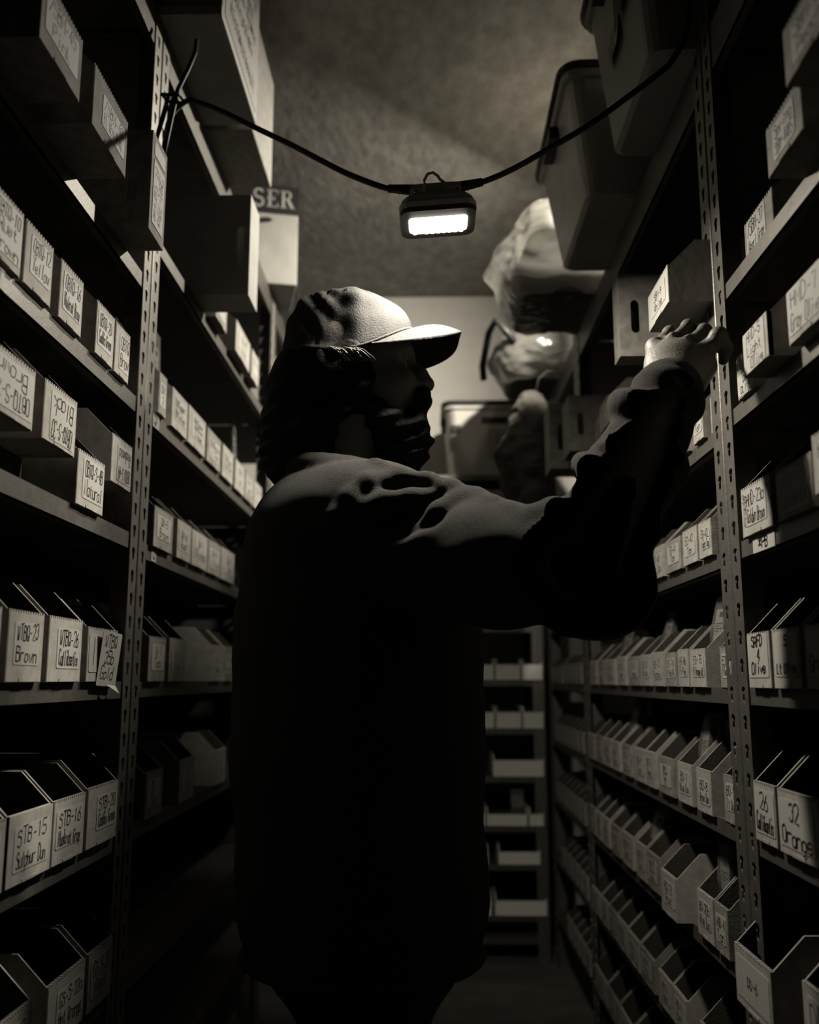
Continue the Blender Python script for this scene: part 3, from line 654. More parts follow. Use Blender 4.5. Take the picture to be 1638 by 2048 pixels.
# plastic-wrapped bags on the top right shelf
def bag(label, cx, cy, z0, w, d, h, seed, peak=(0, 0), m='bag_film', name='plastic_bag', inner='tote_grey', res=.0075, cat='bag'):
    r = thing(name, label, cat, (cx, cy, z0+H))
    s = SDF(lin(cx-w*.75, cx+w*.75, res), lin(cy-d*.75, cy+d*.75, res), lin(z0-.02, z0+h*1.25, res))
    s.ell((cx, cy, z0+h*.42), (w*.5, d*.5, h*.44), .03); s.cap((cx-w*.25, cy-d*.25, z0+h*.2), (cx-w*.2, cy+d*.25, z0+h*.2), h*.24, k=.05); s.cap((cx+w*.2, cy-d*.25, z0+h*.2), (cx+w*.2, cy+d*.25, z0+h*.2), h*.24, k=.05)
    s.cap((cx-w*.1+peak[0]*.5, cy-d*.2, z0+h*.7), (cx+peak[0], cy+d*.1, z0+h*.92), w*.22, w*.10, k=.06)
    s.cap((cx-w*.38, cy-d*.1, z0+h*.5), (cx-w*.50, cy+d*.05, z0+h*.42), .035, .016, k=.05)
    lo, hi = (cx-w, cy-d, z0-.1), (cx+w, cy+d, z0+h*1.5)
    s.wave(lo, hi, lambda x, y, z: .010*np.abs(noise3(x, y, z, 34, seed))-.004 + .007*np.abs(noise3(x, y, z, 70, seed*1.7)))
    s.F = np.maximum(s.F, (z0+.001-s.z)[None, None, :])
    V, Q = s.mesh(); V = V+np.array([-cx, -cy, -z0]); link('film', mesh_np('film', V, Q, m), r)
    obj('contents', loft([rr3(w*.62, d*.62, .03, .006), rr3(w*.7, d*.7, .04, h*.3), rr3(w*.5, d*.55, .05, h*.66)]), inner, r)
    return r
bag('crumpled clear plastic bag bulging over the top right shelf below the lamp cord', .385, 2.61, TR, .40, .50, .30, 2.3, inner='lid_dark')
b4 = bag('plastic bag with a dark strap at the far end of the top right shelf', .405, 3.33, TR-.0, .34, .42, .24, 5.1, inner='tote_grey')
obj('strap', MB().tube([(-.10, -.16, .12), (-.165, -.14, .215), (-.185, -.05, .20), (-.205, .02, .10), (-.20, .06, .06)], .013, 8), 'lid_dark', b4, smooth=True)
# a paper bag hanging in front of the far right shelves
def paper_bag():
    r = thing('paper_bag', 'crumpled paper bag hanging at the far right in front of the end rack', 'bag', (.33, 3.12, .52+H))
    s = SDF(lin(.16, .47, .006), lin(2.98, 3.28, .006), lin(.45, 1.00, .006))
    s.ell((.32, 3.12, .70), (.085, .09, .16), .03); s.ell((.345, 3.12, .86), (.065, .08, .10), .05); s.cap((.34, 3.04, .57), (.36, 3.18, .56), .04, k=.05); s.cap((.29, 3.10, .74), (.235, 3.11, .74), .05, .012, k=.05)
    s.wave((.2, 2.9, .4), (.5, 3.3, 1.1), lambda x, y, z: .012*np.abs(noise3(x, y, z, 40, 1.1))-.005+.006*np.abs(noise3(x, y, z, 85, 4.2)))
    V, Q = s.mesh(); V = V+np.array([-.33, -3.12, -.52]); link('bag_body', mesh_np('bag_body', V, Q, 'kraft_shade'), r)
    obj('hook', MB().tube([(.03, 0, .42), (.045, 0, .485), (.075, 0, .512), (.12, 0, .505)], .003, 6), 'lid_dark', r, smooth=True)
paper_bag()
# ---------------------------------------------------------------- plastic pouches with header cards standing in the bins
def pouches(side, X, y, z, n, label, group, sc=1.0, lean=.25, dark=False, step=.011):
    for i in range(n):
        r = thing('pouch', (f'{ORD[i]} {label}, from the aisle' if n > 1 else label), 'pouch', ((X if side > 0 else -X) if side else y, (y if side else X)+0.0, z+H), (-side*math.pi/2 if side else 0), group)
        if side: r.location.y = y - .004*i; r.location.x += side*step*i
        else: r.location.y += step*i
        r.rotation_euler = (-lean + R0.uniform(-.05, .05), R0.uniform(-.08, .08), r.rotation_euler[2] + R0.uniform(-.12, .12))
        w = .048*sc; h = .085*sc
        obj('card', MB().prism(rrect(w, h*.62, .004, 0, h*.55), 1, -.0006, .0006), 'paper', r)
        pk = MB(); pk.add([(-w*.56, 0, 0), (w*.56, 0, 0), (w*.58, -.006, h*.4), (w*.56, -.002, h*1.12), (-w*.56, -.002, h*1.12), (-w*.58, -.006, h*.4), (-w*.56, .002, 0), (w*.56, .002, 0), (w*.58, .008, h*.4), (w*.56, .0, h*1.12), (-w*.56, .0, h*1.12), (-w*.58, .008, h*.4)],
                      [(0, 1, 2, 5), (5, 2, 3, 4), (7, 6, 11, 8), (8, 11, 10, 9), (0, 5, 11, 6), (5, 4, 10, 11), (1, 7, 8, 2), (2, 8, 9, 3)])
        obj('film', pk, 'pouch_film', r)
        pm = MB()
        for k in range(4): pm.box(-w*.38, -.0012, h*(.42+.05*k), -w*.38+w*(.7 if k % 2 else .45), -.0008, h*(.435+.05*k))
        for k in range(8): pm.box(-w*.05+k*w*.05, -.0012, h*.70, -w*.05+k*w*.05+w*.02*(1+k % 2), -.0008, h*.80)
        obj('print', pm, 'ink', r)
G1 = 'pouches standing in a bin'
pouches(1, .472, 1.600, RFz[3]+.056, 4, 'clear pouch with a printed card in the EO-75 bin', 'pouches in the EO-75 bin', 1.0, .15)
pouches(1, .475, 1.98, RFz[3]+.056, 2, 'pouch with a card midway along the camera-level right shelf', 'pouches in mid bins level with the camera')
pouches(1, .475, 2.36, RFz[3]+.056, 2, 'pouch with a card far along the camera-level right shelf', 'pouches in far bins level with the camera')
pouches(1, .475, 1.725, RFz[4]+.056, 5, 'clear pouch with a printed card in the BO-7 bin', 'pouches in the BO-7 bin', 1.05, .15)
pouches(1, .480, 2.36, RFz[4]+.056, 2, 'broad pouch with a card far along the hip-height right shelf', 'pouches far along the hip-height shelf', 1.4)
pouches(1, .478, 1.635, RFz[5]+.056, 3, 'pouch with a tall printed card in the BO-20b bin', 'pouches in the BO-20b bin', 1.0, .05)
pouches(1, .475, 2.14, RFz[5]+.056, 3, 'pouch with a card in a bin on the knee-height right shelf', 'pouches on the knee-height shelf')
pouches(-1, .540, 1.62, LNz[1]+.06, 1, 'pouch tucked behind the last bin before the left post', None, .8)
pouches(-1, .560, 1.86, LFz[1]+.075, 1, 'printed card standing above the bins just past the left post', None, 1.3, .0)
pouches(-1, .535, 2.55, LFz[1]+.07, 1, 'card standing upright in a bin behind the head of the man', None, 1.2, .0)
pouches(-1, .560, 1.10, LNz[4]+.03, 3, 'glossy pouch in the bin at the lower left edge', 'pouches in the lower left bin', 1.2, .3)
pouches(-1, .560, 1.41, LNz[4]+.03, 2, 'glossy pouch lying in the STB-16 bin', 'pouches in the STB-16 bin', 1.0, .6)
pouches(-1, .560, 1.25, LNz[5]+.04, 2, 'broad card in the lowest left bin', 'cards in the lowest left bin', 1.3, .2)
pouches(0, 3.70, .33, -.527+.04, 1, 'slip of paper sticking up from the end rack', None, .9, .2)
# ---------------------------------------------------------------- string lights
LAMP_BASE = Vector((0.017, 1.440, 0.731+H)); LSC = .90
def lamp(label, loc, R, watts, paths, cat='lamp', lens_mat='lens'):
    r = thing('string_light', label, cat, loc); r.rotation_mode = 'QUATERNION'; r.rotation_quaternion = R.to_quaternion(); r.scale = (LSC,)*3
    # shell: lofted rounded rectangles, lens facing -z
    rings = [rr3(.128, .102, .018, .000), rr3(.136, .109, .021, .003), rr3(.137, .110, .022, .012), rr3(.133, .106, .022, .0155), rr3(.131, .104, .022, .017), rr3(.127, .100, .022, .024), rr3(.106, .080, .02, .036), rr3(.080, .056, .016, .043)]
    obj('housing', loft(rings), 'lamp_shell', r)
    bz = MB()                                                    # rim round the lens
    o = rr3(.132, .105, .019, -.006); o2 = rr3(.136, .109, .021, .002); i_ = rr3(.106, .056, .009, -.006); i2 = rr3(.106, .056, .009, .0005)
    n = len(o); bz.add(o+o2+i_+i2, [(j, (j+1) % n, (j+1) % n+n, j+n) for j in range(n)] + [((j+1) % n, j, j+2*n, (j+1) % n+2*n) for j in range(n)] + [(j+2*n, (j+1) % n+2*n, (j+1) % n+3*n, j+3*n) for j in range(n)])
    obj('bezel', bz, 'bezel', r)
    ln = loft([rr3(.094, .046, .008, -.0115), rr3(.1035, .0535, .008, -.0085), rr3(.1045, .0545, .008, -.001)]); obj('lens', ln, lens_mat, r)
    for k in range(9):
        if k != 1: obj('led', MB().box(-.0030, -.002, -.0022, .0030, .002, 0), lens_mat, r, (-.042+.0105*k, .0262, -.0078))
    ld = bpy.data.lights.new('lamp_light', 'AREA'); ld.shape = 'RECTANGLE'; ld.size = .100*LSC; ld.size_y = .052*LSC; ld.energy = watts; ld.color = LAMP_COL
    lo = bpy.data.objects.new('lamp_light', ld); C.objects.link(lo); lo.parent = r; lo.location = (0, 0, -.0135)
    nk = MB().box(-.022, -.018, .040, .022, .018, .066); obj('neck', nk, 'lamp_shell', r, bevel=.004)
    for sx in (-1, 1):
        obj('clamp_sleeve', MB().tube([(sx*.014, 0, .058), (sx*.046, 0, .057)], [.0150, .0145], 10), 'lamp_shell', r, smooth=False)
        obj('screw', MB().tube([(sx*.036, -.034, .038), (sx*.036, -.040, .038)], .003, 8), 'steel', r)
    obj('hanger_loop', MB().tube([(-.018, 0, .064), (-.019, 0, .080), (-.012, 0, .092), (-.002, 0, .094), (.006, 0, .087), (.010, 0, .079), (.016, 0, .074), (.018, 0, .066)], .0028, 6), 'lamp_shell', r, smooth=True)
    Ri = R.inverted()
    for p in paths:
        P = [Ri @ (Vector(q)+Vector((0, 0, H))-Vector(loc))/LSC for q in p]
        rel = MB(); a, b = P[0], P[1]                            # ribbed strain relief
        st = [a.lerp(b, k/20) for k in range(21)]; rel.tube(st, [.0095-.0028*k/20+(.0012 if k % 2 else 0) for k in range(21)], 10)
        obj('strain_relief', rel, 'rubber', r)
        # smooth the cord through its points (Catmull-Rom)
        Q = []
        for i in range(len(P)-1):
            p0, p1, p2, p3 = P[max(i-1, 0)], P[i], P[i+1], P[min(i+2, len(P)-1)]
            for k in range(5):
                t = k/5; Q.append(.5*((2*p1)+(p2-p0)*t+(2*p0-5*p1+4*p2-p3)*t*t+(3*p1-p0-3*p2+p3)*t**3))
        Q.append(P[-1]); obj('cord', MB().tube(Q, .0056, 8), 'rubber', r, smooth=True)
    return r
LP = [(-0.022, 1.44, 0.785), (-0.064, 1.44, 0.788), (-0.129, 1.47, 0.83), (-0.183, 1.5, 0.875), (-0.241, 1.54, 0.929), (-0.301, 1.57, 0.976), (-0.375, 1.61, 1.037), (-0.43, 1.64, 1.077), (-0.459, 1.65, 1.087)]
RP = [(0.049, 1.44, 0.789), (0.09, 1.44, 0.798), (0.143, 1.44, 0.822), (0.208, 1.43, 0.856), (0.264, 1.42, 0.886), (0.328, 1.41, 0.93), (0.375, 1.4, 0.963), (0.393, 1.39, 0.978)]
LP2 = [None, (-.488, 1.648, 1.05), (-.497, 1.648, .985)]
R1_ = Matrix.Rotation(math.radians(-4.0), 3, 'Y')
RPx = RP + [(.425, 1.405, 1.05), (.440, 1.40, 1.20), (.47, 1.41, 1.40), (.56, 1.60, 1.47), (.58, 2.0, 1.50), (.47, 2.40, 1.58), (.44, 2.60, 1.61)]
lamp('lit work light hanging on its black cord across the middle of the aisle', LAMP_BASE, R1_, LAMP1, [LP + LP2[1:], RPx])
R2_ = Vector((.24, -.24, .94)).to_track_quat('Z', 'Y').to_matrix()
lamp('second lit work light, hidden above the plastic bag behind the cloudy tote', Vector((.48, 2.60, 1.57+H)), R2_, LAMP2, [[(.52, 2.60, 1.64), (.56, 2.62, 1.62), (.62, 2.75, 1.64), (.68, 3.0, 1.66), (.72, 3.3, 1.68)]])
# cord tail tied to the left post
tl = thing('cord_bundle', 'doubled black cord tied to the left slotted post below the light cord', 'cord', (-.485, 1.640, 1.085+H))
obj('cord_loop', MB().tube([(-.004, .0, .010), (-.012, -.002, -.030), (-.020, -.004, -.07), (-.026, -.004, -.105), (-.020, -.004, -.125), (-.008, -.004, -.118), (-.003, -.004, -.08), (.004, -.002, -.03), (.012, .0, .02), (.026, .012, .07), (.034, .03, .12), (.030, .05, .16)], .0045, 8), 'rubber', tl, smooth=True)
obj('cable_tie', MB().tube([(-.016, -.010, .004), (.018, -.012, .0), (.024, .010, -.002), (-.008, .010, .002), (-.016, -.010, .004)], .003, 6), 'rubber', tl)
# ---------------------------------------------------------------- the man reaching into the right shelf
HO = np.array([-.117, 1.53, .511]); hy = math.radians(4); hp = math.radians(0)
HR = np.array(Matrix.Rotation(hy, 3, 'Z') @ Matrix.Rotation(-hp, 3, 'Y'))
def hd(x, y, z): return tuple(HO + HR @ np.array([x, y, z]))
man = thing('person', 'person in a pale cap and dark fleece, right hand raised to the right shelf', 'person', (-.11, 1.53, 0))
ML = (-.11, 1.53, 0)
# hand frame: d along the hand, a from index to little finger, n out of the back of the hand
def nrm(v): v = np.array(v, float); return v/np.linalg.norm(v)
hdn = nrm((.33, .52, .78)); ha = nrm((.83, -.50, -.21)); ha = nrm(ha - hdn*(ha@hdn)); hn = np.cross(ha, hdn)
if hn[1] > 0: hn = -hn
WR = np.array([.329, 1.252, .394])
def hpnt(u, v, w_): return WR + hdn*u + ha*v + hn*w_
sh_r, el_r = np.array([-.02, 1.41, .165]), np.array([.197, 1.225, .140])
s = SDF(axis((-.36, -.24, .012), (-.24, .06, .0045), (.06, .285, .010), (.285, .47, .0026)), axis((1.20, 1.24, .01), (1.24, 1.405, .0028), (1.405, 1.605, .0045), (1.605, 1.90, .014)), axis((-.985, .30, .014), (.30, .40, .0045), (.40, .55, .0028), (.55, .64, .0045)))
# torso, legs (inside the clothes)
s.ell((-.11, 1.53, .08), (.12, .16, .22), .05); s.ell((-.11, 1.53, -.18), (.115, .15, .16), .05)
for sy in (-1, 1):
    s.chain([(-.10, 1.53+sy*.085, -.25), (-.085, 1.53+sy*.09, -.58), (-.11, 1.53+sy*.09, -.92)], [.075, .052, .036], .02)
    s.cap((-.125, 1.53+sy*.09, -.955), (.02, 1.53+sy*.10, -.96), .026, .024, .02)
s.cap((-.14, 1.53, .22), (-.147, 1.53, .41), .066, .060, .04)
s.chain([(-.05, 1.44, .20), (.03, 1.38, .18), tuple(el_r), tuple(WR)], [.055, .048, .042, .031], .02)
s.chain([(-.06, 1.66, .20), (-.05, 1.73, -.06), (.01, 1.70, -.26), (.03, 1.69, -.33)], [.05, .04, .032, .026], .02)
s.ell((.035, 1.69, -.36), (.035, .022, .05), .02)
# head
s.ell(hd(-.012, 0, .025), (.096, .075, .090), .02, rot=HR); s.ell(hd(.030, 0, -.045), (.062, .060, .080), .03, rot=HR)
s.ell(hd(.066, 0, -.108), (.030, .030, .022), .03, rot=HR); s.cap(hd(.062, -.03, .030), hd(.062, .03, .030), .020, k=.03)
s.chain([hd(.084, 0, .012), hd(.102, 0, -.006), hd(.115, 0, -.024)], [.010, .012, .0135], .012)
for sy in (-1, 1):
    s.ell(hd(.104, sy*.012, -.028), (.011, .008, .008), .008, rot=HR); s.ell(hd(.070, sy*.036, -.032), (.022, .018, .018), .03, rot=HR)
    s.ell(hd(.083, sy*.031, .004), (.016, .017, .012), .012, 'c', rot=HR); s.ell(hd(.070, sy*.031, .003), (.0125, .0125, .0125), .002, rot=HR)
    s.cap(hd(.079, sy*.020, .011), hd(.075, sy*.043, .010), .004, k=.004); s.cap(hd(.079, sy*.021, -.006), hd(.074, sy*.043, -.005), .003, k=.004)
    s.cap(hd(.088, sy*.014, .022), hd(.078, sy*.046, .025), .006, k=.01)
    s.ell(hd(-.018, sy*.073, -.012), (.018, .008, .031), .006, rot=HR); s.ell(hd(-.014, sy*.081, -.010), (.009, .006, .017), .004, 'c', rot=HR)
    s.ell(hd(-.012, sy*.076, -.038), (.010, .008, .010), .006, rot=HR)
s.cap(hd(.094, -.020, -.058), hd(.094, .020, -.058), .0075, k=.008); s.cap(hd(.092, -.018, -.072), hd(.092, .018, -.072), .008, k=.008)
s.cap(hd(.103, -.02, -.065), hd(.103, .02, -.065), .0022, k=.004, op='c')
# right hand: palm, four fingers hooked over the bin edge, thumb off the index side of the palm
s.cap(hpnt(-.02, 0, 0), hpnt(.01, 0, 0), .029, .029, .02)
K = [hpnt(.083, -.034, .006), hpnt(.088, -.011, .009), hpnt(.083, .012, .007), hpnt(.073, .034, .001)]
CM = [hpnt(.018, -.020, .004), hpnt(.014, -.006, .006), hpnt(.014, .008, .005), hpnt(.018, .020, .002)]
for c_, k_, r_ in zip(CM, K, (.0150, .0150, .0145, .0140)): s.cap(tuple(c_), tuple(k_), .0180, r_*.84, .014)
s.ell(tuple(hpnt(.045, 0, -.006)), (.030, .022, .030), .03)
s.chain([tuple(hpnt(.010, .026, -.008)), tuple(hpnt(.050, .038, -.010))], [.017, .015], .016)
FD = [[(.60, .46, .66), (.70, .70, .05), (.45, .72, -.50)], [(.62, .42, .66), (.78, .62, -.02), (.42, .70, -.58)], [(.64, .40, .62), (.80, .56, -.14), (.36, .68, -.64)], [(.38, -.30, .40), (.55, .55, -.60), (.02, .66, -.75)]]
FL = [(.044, .025, .021), (.047, .028, .022), (.043, .026, .021), (.028, .021, .019)]
FR = [(.0100, .0090, .0082, .0068), (.0102, .0092, .0083, .0068), (.0098, .0088, .0080, .0066), (.0110, .0108, .0090, .0068)]
TIPS = []
for k_, d_, l_, r_ in zip(K, FD, FL, FR):
    P = [k_]
    for dd, ll in zip(d_, l_): P.append(P[-1]+nrm(dd)*ll)
    s.ell(tuple(k_+hn*.001), (.0118,)*3, .012)
    s.chain([tuple(p) for p in P], list(r_), .005)
    for p, rr in zip(P[1:3], r_[1:3]): s.ell(tuple(p+hn*.0012), (rr*1.02,)*3, .006)
    TIPS.append((P, r_))
T = [hpnt(.020, -.016, -.014), hpnt(.050, -.030, -.030)]; T.append(T[-1]+nrm((.30, .85, .30))*.036); T.append(T[-1]+nrm((.65, .75, -.05))*.028)
s.chain([tuple(p) for p in T], [.015, .0130, .0112, .0085], .010)
for i in range(3):                                                # tendon ridges and the hollows between the knuckles
    s.cap(tuple(hpnt(.030, -.010+.006*i, .0165)), tuple(K[i]+hn*.0085-hdn*.006), .0030, .0035, .008)
    m_ = (K[i]+K[i+1])/2+hn*.014+hdn*.004; s.ell(tuple(m_), (.006, .006, .006), .010, 'c')
sd_obj('body', s, 'skin', man, ML)
for P, r_ in TIPS:                                                # finger nails
    a, b = P[2], P[3]; t = nrm(b-a); up = nrm(hn - t*(hn@t)); c_ = b + up*r_[3]*.80 - t*.001; sd = np.cross(t, up)
    q = MB(); g = [(-1, -.9), (1, -.9), (1, .5), (.55, 1), (-.55, 1), (-1, .5)]
    q.add([tuple(c_+sd*x*.0052+t*y*.006-up*abs(x)*.0012+np.array([0, 0, H])-np.array(ML)) for x, y in g], [(0, 1, 2, 3, 4, 5)]); obj('finger_nail', q, 'skin', man)
# eyes
for sy in (-1, 1):
    q = MB(); e = np.array(hd(.0820, sy*.0312, .003)); rings = []
    for i in range(5):
        a = math.pi/2*i/5; rings.append([tuple(e+HR @ np.array([.0012*math.cos(a)-.001, .0058*math.sin(a)*math.cos(b), .0058*math.sin(a)*math.sin(b)])+np.array([0, 0, H])-np.array(ML)) for b in [2*math.pi*j/10 for j in range(10)]])
    obj('iris', loft(rings[1:]), 'hair', man)
# ---------------------------------------------------------------- hair, moustache and beard
s = SDF(lin(-.31, .05, .0050), lin(1.38, 1.63, .0050), lin(.24, .60, .0050))
s.ell(hd(-.040, 0, -.010), (.098, .064, .070), .03, rot=HR); s.ell(hd(-.075, 0, -.075), (.080, .072, .090), .04, rot=HR); s.ell(hd(-.085, 0, -.145), (.072, .074, .070), .04, rot=HR)
s.ell(hd(.105, 0, -.02), (.075, .09, .085), .02, 'c', rot=HR)
s.cap(hd(-.01, -.068, .0), hd(.004, -.066, -.05), .010, .012, .02); s.cap(hd(-.01, .068, .0), hd(.004, .066, -.05), .010, .012, .02)
s.chain([hd(.0, -.054, -.06), hd(.045, -.044, -.100), hd(.088, -.022, -.115)], [.016, .020, .024], .03); s.chain([hd(.0, .054, -.06), hd(.045, .044, -.100), hd(.088, .022, -.115)], [.016, .020, .024], .03)
s.ell(hd(-.020, -.074, -.020), (.050, .013, .045), .015, rot=HR); s.ell(hd(-.020, .074, -.020), (.050, .013, .045), .015, rot=HR); s.ell(hd(.066, 0, -.150), (.042, .045, .040), .03, rot=HR)
s.ell(hd(.085, 0, -.125), (.034, .036, .034), .03, rot=HR); s.cap(hd(.110, -.026, -.052), hd(.112, .026, -.052), .0125, k=.015); s.cap(hd(.106, -.03, -.062), hd(.098, -.034, -.10), .010, .014, .015); s.cap(hd(.106, .03, -.062), hd(.098, .034, -.10), .010, .014, .015)
s.wave((-.4, 1.3, .2), (.1, 1.7, .6), lambda x, y, z: .0035*np.sin(95*x+30*np.sin(9*z)+40*y)*np.cos(60*y+14*z)+.003*noise3(x, y, z, 70, 2.2))
sd_obj('hair', s, 'hair', man, ML)
rs = random.Random(5); st = MB()
for k in range(26):                                               # loose strands over the ear
    x0 = rs.uniform(-.05, .00); P = []
    for j in range(6):
        t = j/5; P.append(tuple(np.array(hd(x0+.030*t+rs.uniform(-.0015, .0015), -.0905-.005*math.sin(3*t)+rs.uniform(-.002, .002), .006-.016*t*t-.006*t+rs.uniform(-.001, .001)))+np.array([0, 0, H])-np.array(ML)))
    st.tube(P, [.0008, .0008, .0007, .0006, .0005, .0003], 4)
obj('hair_strands', st, 'hair_lit', man, smooth=True)
# ---------------------------------------------------------------- cap
def to_man(p): return tuple(np.array(hd(*p))+np.array([0, 0, H])-np.array(ML))
def rim(th):
    c, s_ = math.cos(th), math.sin(th)
    return (-.018+.108*c, .088*s_, .004+.062*max(0, c)**1.5+.018*max(0, -c)**1.5)
NT, NP = 96, 26
def crown_pt(th, q, off=0.0):
    x, y, z = rim(th); a = q*math.pi/2; rad = math.cos(a)**(.40+.44*max(0, math.cos(th))**1.5+.14*max(0, -math.cos(th))) if q < 1 else 0; zz = math.sin(a)**.92
    cx, cy = -.022, 0
    seam = min(abs((th-k*math.pi/3+math.pi) % (2*math.pi)-math.pi) for k in range(6))
    g = -.0016*math.exp(-(seam/.022)**2) + .0008*math.exp(-((seam-.05)/.018)**2)
    cr = .0035*math.sin(7*th+9*q)*math.sin(11*q+2*math.sin(3*th))*(.3+max(0, -math.cos(th)*.7-math.sin(th)*.6))*math.sin(math.pi*q)
    dth = (th-math.radians(262)+math.pi) % (2*math.pi)-math.pi
    dent = .006*math.exp(-(dth/.80)**2)*math.exp(-((q-.30)/.24)**2)*(1-.6*math.exp(-(seam/.05)**2))
    sx_ = lambda t: 0 if t < 0 else 1 if t > 1 else t*t*(3-2*t)
    td = math.degrees(th) % 360
    dent += .012*sx_((285-td)/22)*sx_((td-190)/50)*sx_((.95-q)/.35)*sx_(q/.04)
    pinch = dent+.005*math.exp(-((th-(2*math.pi-1.9))/.25)**2)*math.exp(-((q-.72)/.12)**2)
    r = rad*(1+ (g+cr-pinch+off)/.10)
    return (cx+(x-cx)*r, cy+(y-cy)*r, z+(.129-z)*zz + (g+cr+off)*zz)
v = [crown_pt(2*math.pi*i/NT, j/NP) for j in range(NP) for i in range(NT)] + [(-.022, 0, .129)]
f = [(j*NT+i, j*NT+(i+1) % NT, (j+1)*NT+(i+1) % NT, (j+1)*NT+i) for j in range(NP-1) for i in range(NT)] + [((NP-1)*NT+i, (NP-1)*NT+(i+1) % NT, NP*NT) for i in range(NT)]
mb = MB().add([to_man(p) for p in v], f); o = obj('cap_crown', mb, 'cap_twill', man, smooth=True)
md = o.modifiers.new('s', 'SOLIDIFY'); md.thickness = .0022; md.offset = -1
BT = math.radians(88)
def brim_pt(u, t, off=0.0):                                       # u -1..1 across, t 0..1 forward
    x, y, z = rim(u*BT); yo = u*.096
    xo = .172-.150*abs(u)**4.6
    zo = .060-.046*u*u; q = t
    X = x+(max(xo, x+.002)-x)*q; Y = y+(yo-y)*q
    Z = z+(zo-z)*q+.014*math.sin(math.pi*q*.9)*(1-abs(u)**2)
    return (X, Y, Z+off)
NU, NV = 48, 14
vs = []
for off in (0, -.0035):
    for j in range(NV+1):
        for i in range(NU+1): vs.append(to_man(brim_pt(-1+2*i/NU, j/NV, off)))
L_ = (NU+1)*(NV+1); fs = []
for j in range(NV):
    for i in range(NU):
        a = j*(NU+1)+i; fs += [(a, a+1, a+NU+2, a+NU+1), (L_+a+1, L_+a, L_+a+NU+1, L_+a+NU+2)]
for i in range(NU): a = NV*(NU+1)+i; fs.append((a, a+1, L_+a+1, L_+a)); fs.append((i+1, i, L_+i, L_+i+1))
obj('cap_brim', MB().add(vs, fs), 'cap_twill', man, smooth=True)
dm = MB()                                                          # stitch rows on the brim
for row_ in range(7):
    t = .12+.125*row_
    n = 74
    for i in range(n):
        if i % 2: continue
        u0, u1 = -.96+1.92*i/n, -.96+1.92*(i+1.1)/n
        q = [brim_pt(u0, t, .0006), brim_pt(u1, t, .0006), brim_pt(u1, t+.014, .0006), brim_pt(u0, t+.014, .0006)]
        dm.add([to_man(p) for p in q], [(0, 1, 2, 3)])
obj('brim_stitching', dm, 'thread', man)
bn = MB()                                                          # corded seam between crown and brim
bn.tube([to_man(tuple(np.array(rim(BT*(-1+2*i/60)))+np.array([.0015, 0, .0025]))) for i in range(61)], [.0024+(.0007 if i % 2 else 0) for i in range(61)], 6); obj('cap_cord', bn, 'cap_twill', man, smooth=True)
bt = MB(); bt.tube([to_man((-.022, 0, .127)), to_man((-.022, 0, .132)), to_man((-.022, 0, .134))], [.008, .007, .003], 12); obj('cap_button', bt, 'cap_twill', man, smooth=True)
for k in range(6):
    th = math.pi/6+k*math.pi/3; c = crown_pt(th, .72, .0006); ring = []
    e1 = np.array(crown_pt(th+.03, .72, .0006))-np.array(c); e1 /= np.linalg.norm(e1); e2 = np.array(crown_pt(th, .75, .0006))-np.array(c); e2 /= np.linalg.norm(e2)
    ring = [to_man(tuple(np.array(c)+.0026*(e1*math.cos(a)+e2*math.sin(a)))) for a in [2*math.pi*j/12 for j in range(13)]]
    obj('eyelet', MB().tube(ring, .0009, 5, cap=False), 'thread', man, smooth=True)
# ---------------------------------------------------------------- fleece jacket
s = SDF(lin(-.37, .43, .0058), lin(1.20, 1.86, .0058), lin(-.43, .44, .0058))
s.ell((-.112, 1.53, .08), (.196, .195, .25), .06); s.ell((-.110, 1.53, -.12), (.198, .20, .26), .06); s.ell((-.100, 1.53, -.32), (.190, .20, .20), .06)
s.ell((-.175, 1.50, .215), (.105, .14, .115), .05)
s.cap((-.10, 1.42, .245), (-.10, 1.66, .245), .078, k=.05)
s.chain([(-.06, 1.44, .225), (.012, 1.385, .185), (.095, 1.305, .156), tuple(el_r)], [.098, .090, .081, .071], .03)
s.chain([(-.08, 1.66, .225), (-.06, 1.745, -.02), (.0, 1.71, -.24)], [.090, .075, .052], .03)
Wc = WR + nrm(el_r-WR)*.008
s.chain([tuple(el_r), tuple(el_r*.45+Wc*.55+np.array([.004, 0, -.006])), tuple(Wc)], [.071, .056, .045], .02)
s.ell(tuple(el_r+np.array([.022, .0, -.030])), (.070, .055, .060), .04)
# rolled folds pushed up the forearm
def ring_fold(t, tilt, r, tube, k=.012, a=None, b=None):
    a = el_r if a is None else a; b = Wc if b is None else b
    c = a+(b-a)*t; ax = nrm(b-a); e1 = nrm(np.cross(ax, (0, 1, .1))); e2 = np.cross(ax, e1)
    P = []
    for j in range(25):
        g = 2*math.pi*j/24; P.append(tuple(c + (e1*math.cos(g)+e2*math.sin(g))*r*(1+.05*math.sin(3*g+t*9)) + ax*(tilt*r*math.cos(g+.6)+.006*math.sin(2*g+5*t))))
    s.chain(P, [tube*(.72+.55*math.sin(math.pi*j/12+t*17+.5)) for j in range(25)], k)
ring_fold(.985, .05, .040, .0100); ring_fold(.80, .30, .0460, .0125, .010); ring_fold(.58, -.20, .0535, .0135, .010); ring_fold(.36, .45, .0600, .0140, .012); ring_fold(.12, .25, .0655, .0145, .014)
ring_fold(.92, -.25, .077, .011, .014, np.array([.012, 1.385, .185]), el_r)
# neck opening and collar
s.cap((-.142, 1.525, .30), (-.142, 1.525, .50), .064, .070, .012, 'c')
P = [(-.142+.083*math.cos(2*math.pi*j/24), 1.525+.083*math.sin(2*math.pi*j/24), .322+.012*math.cos(2*math.pi*j/24+2.8)) for j in range(25)]; s.chain(P, [.016]*25, .012)
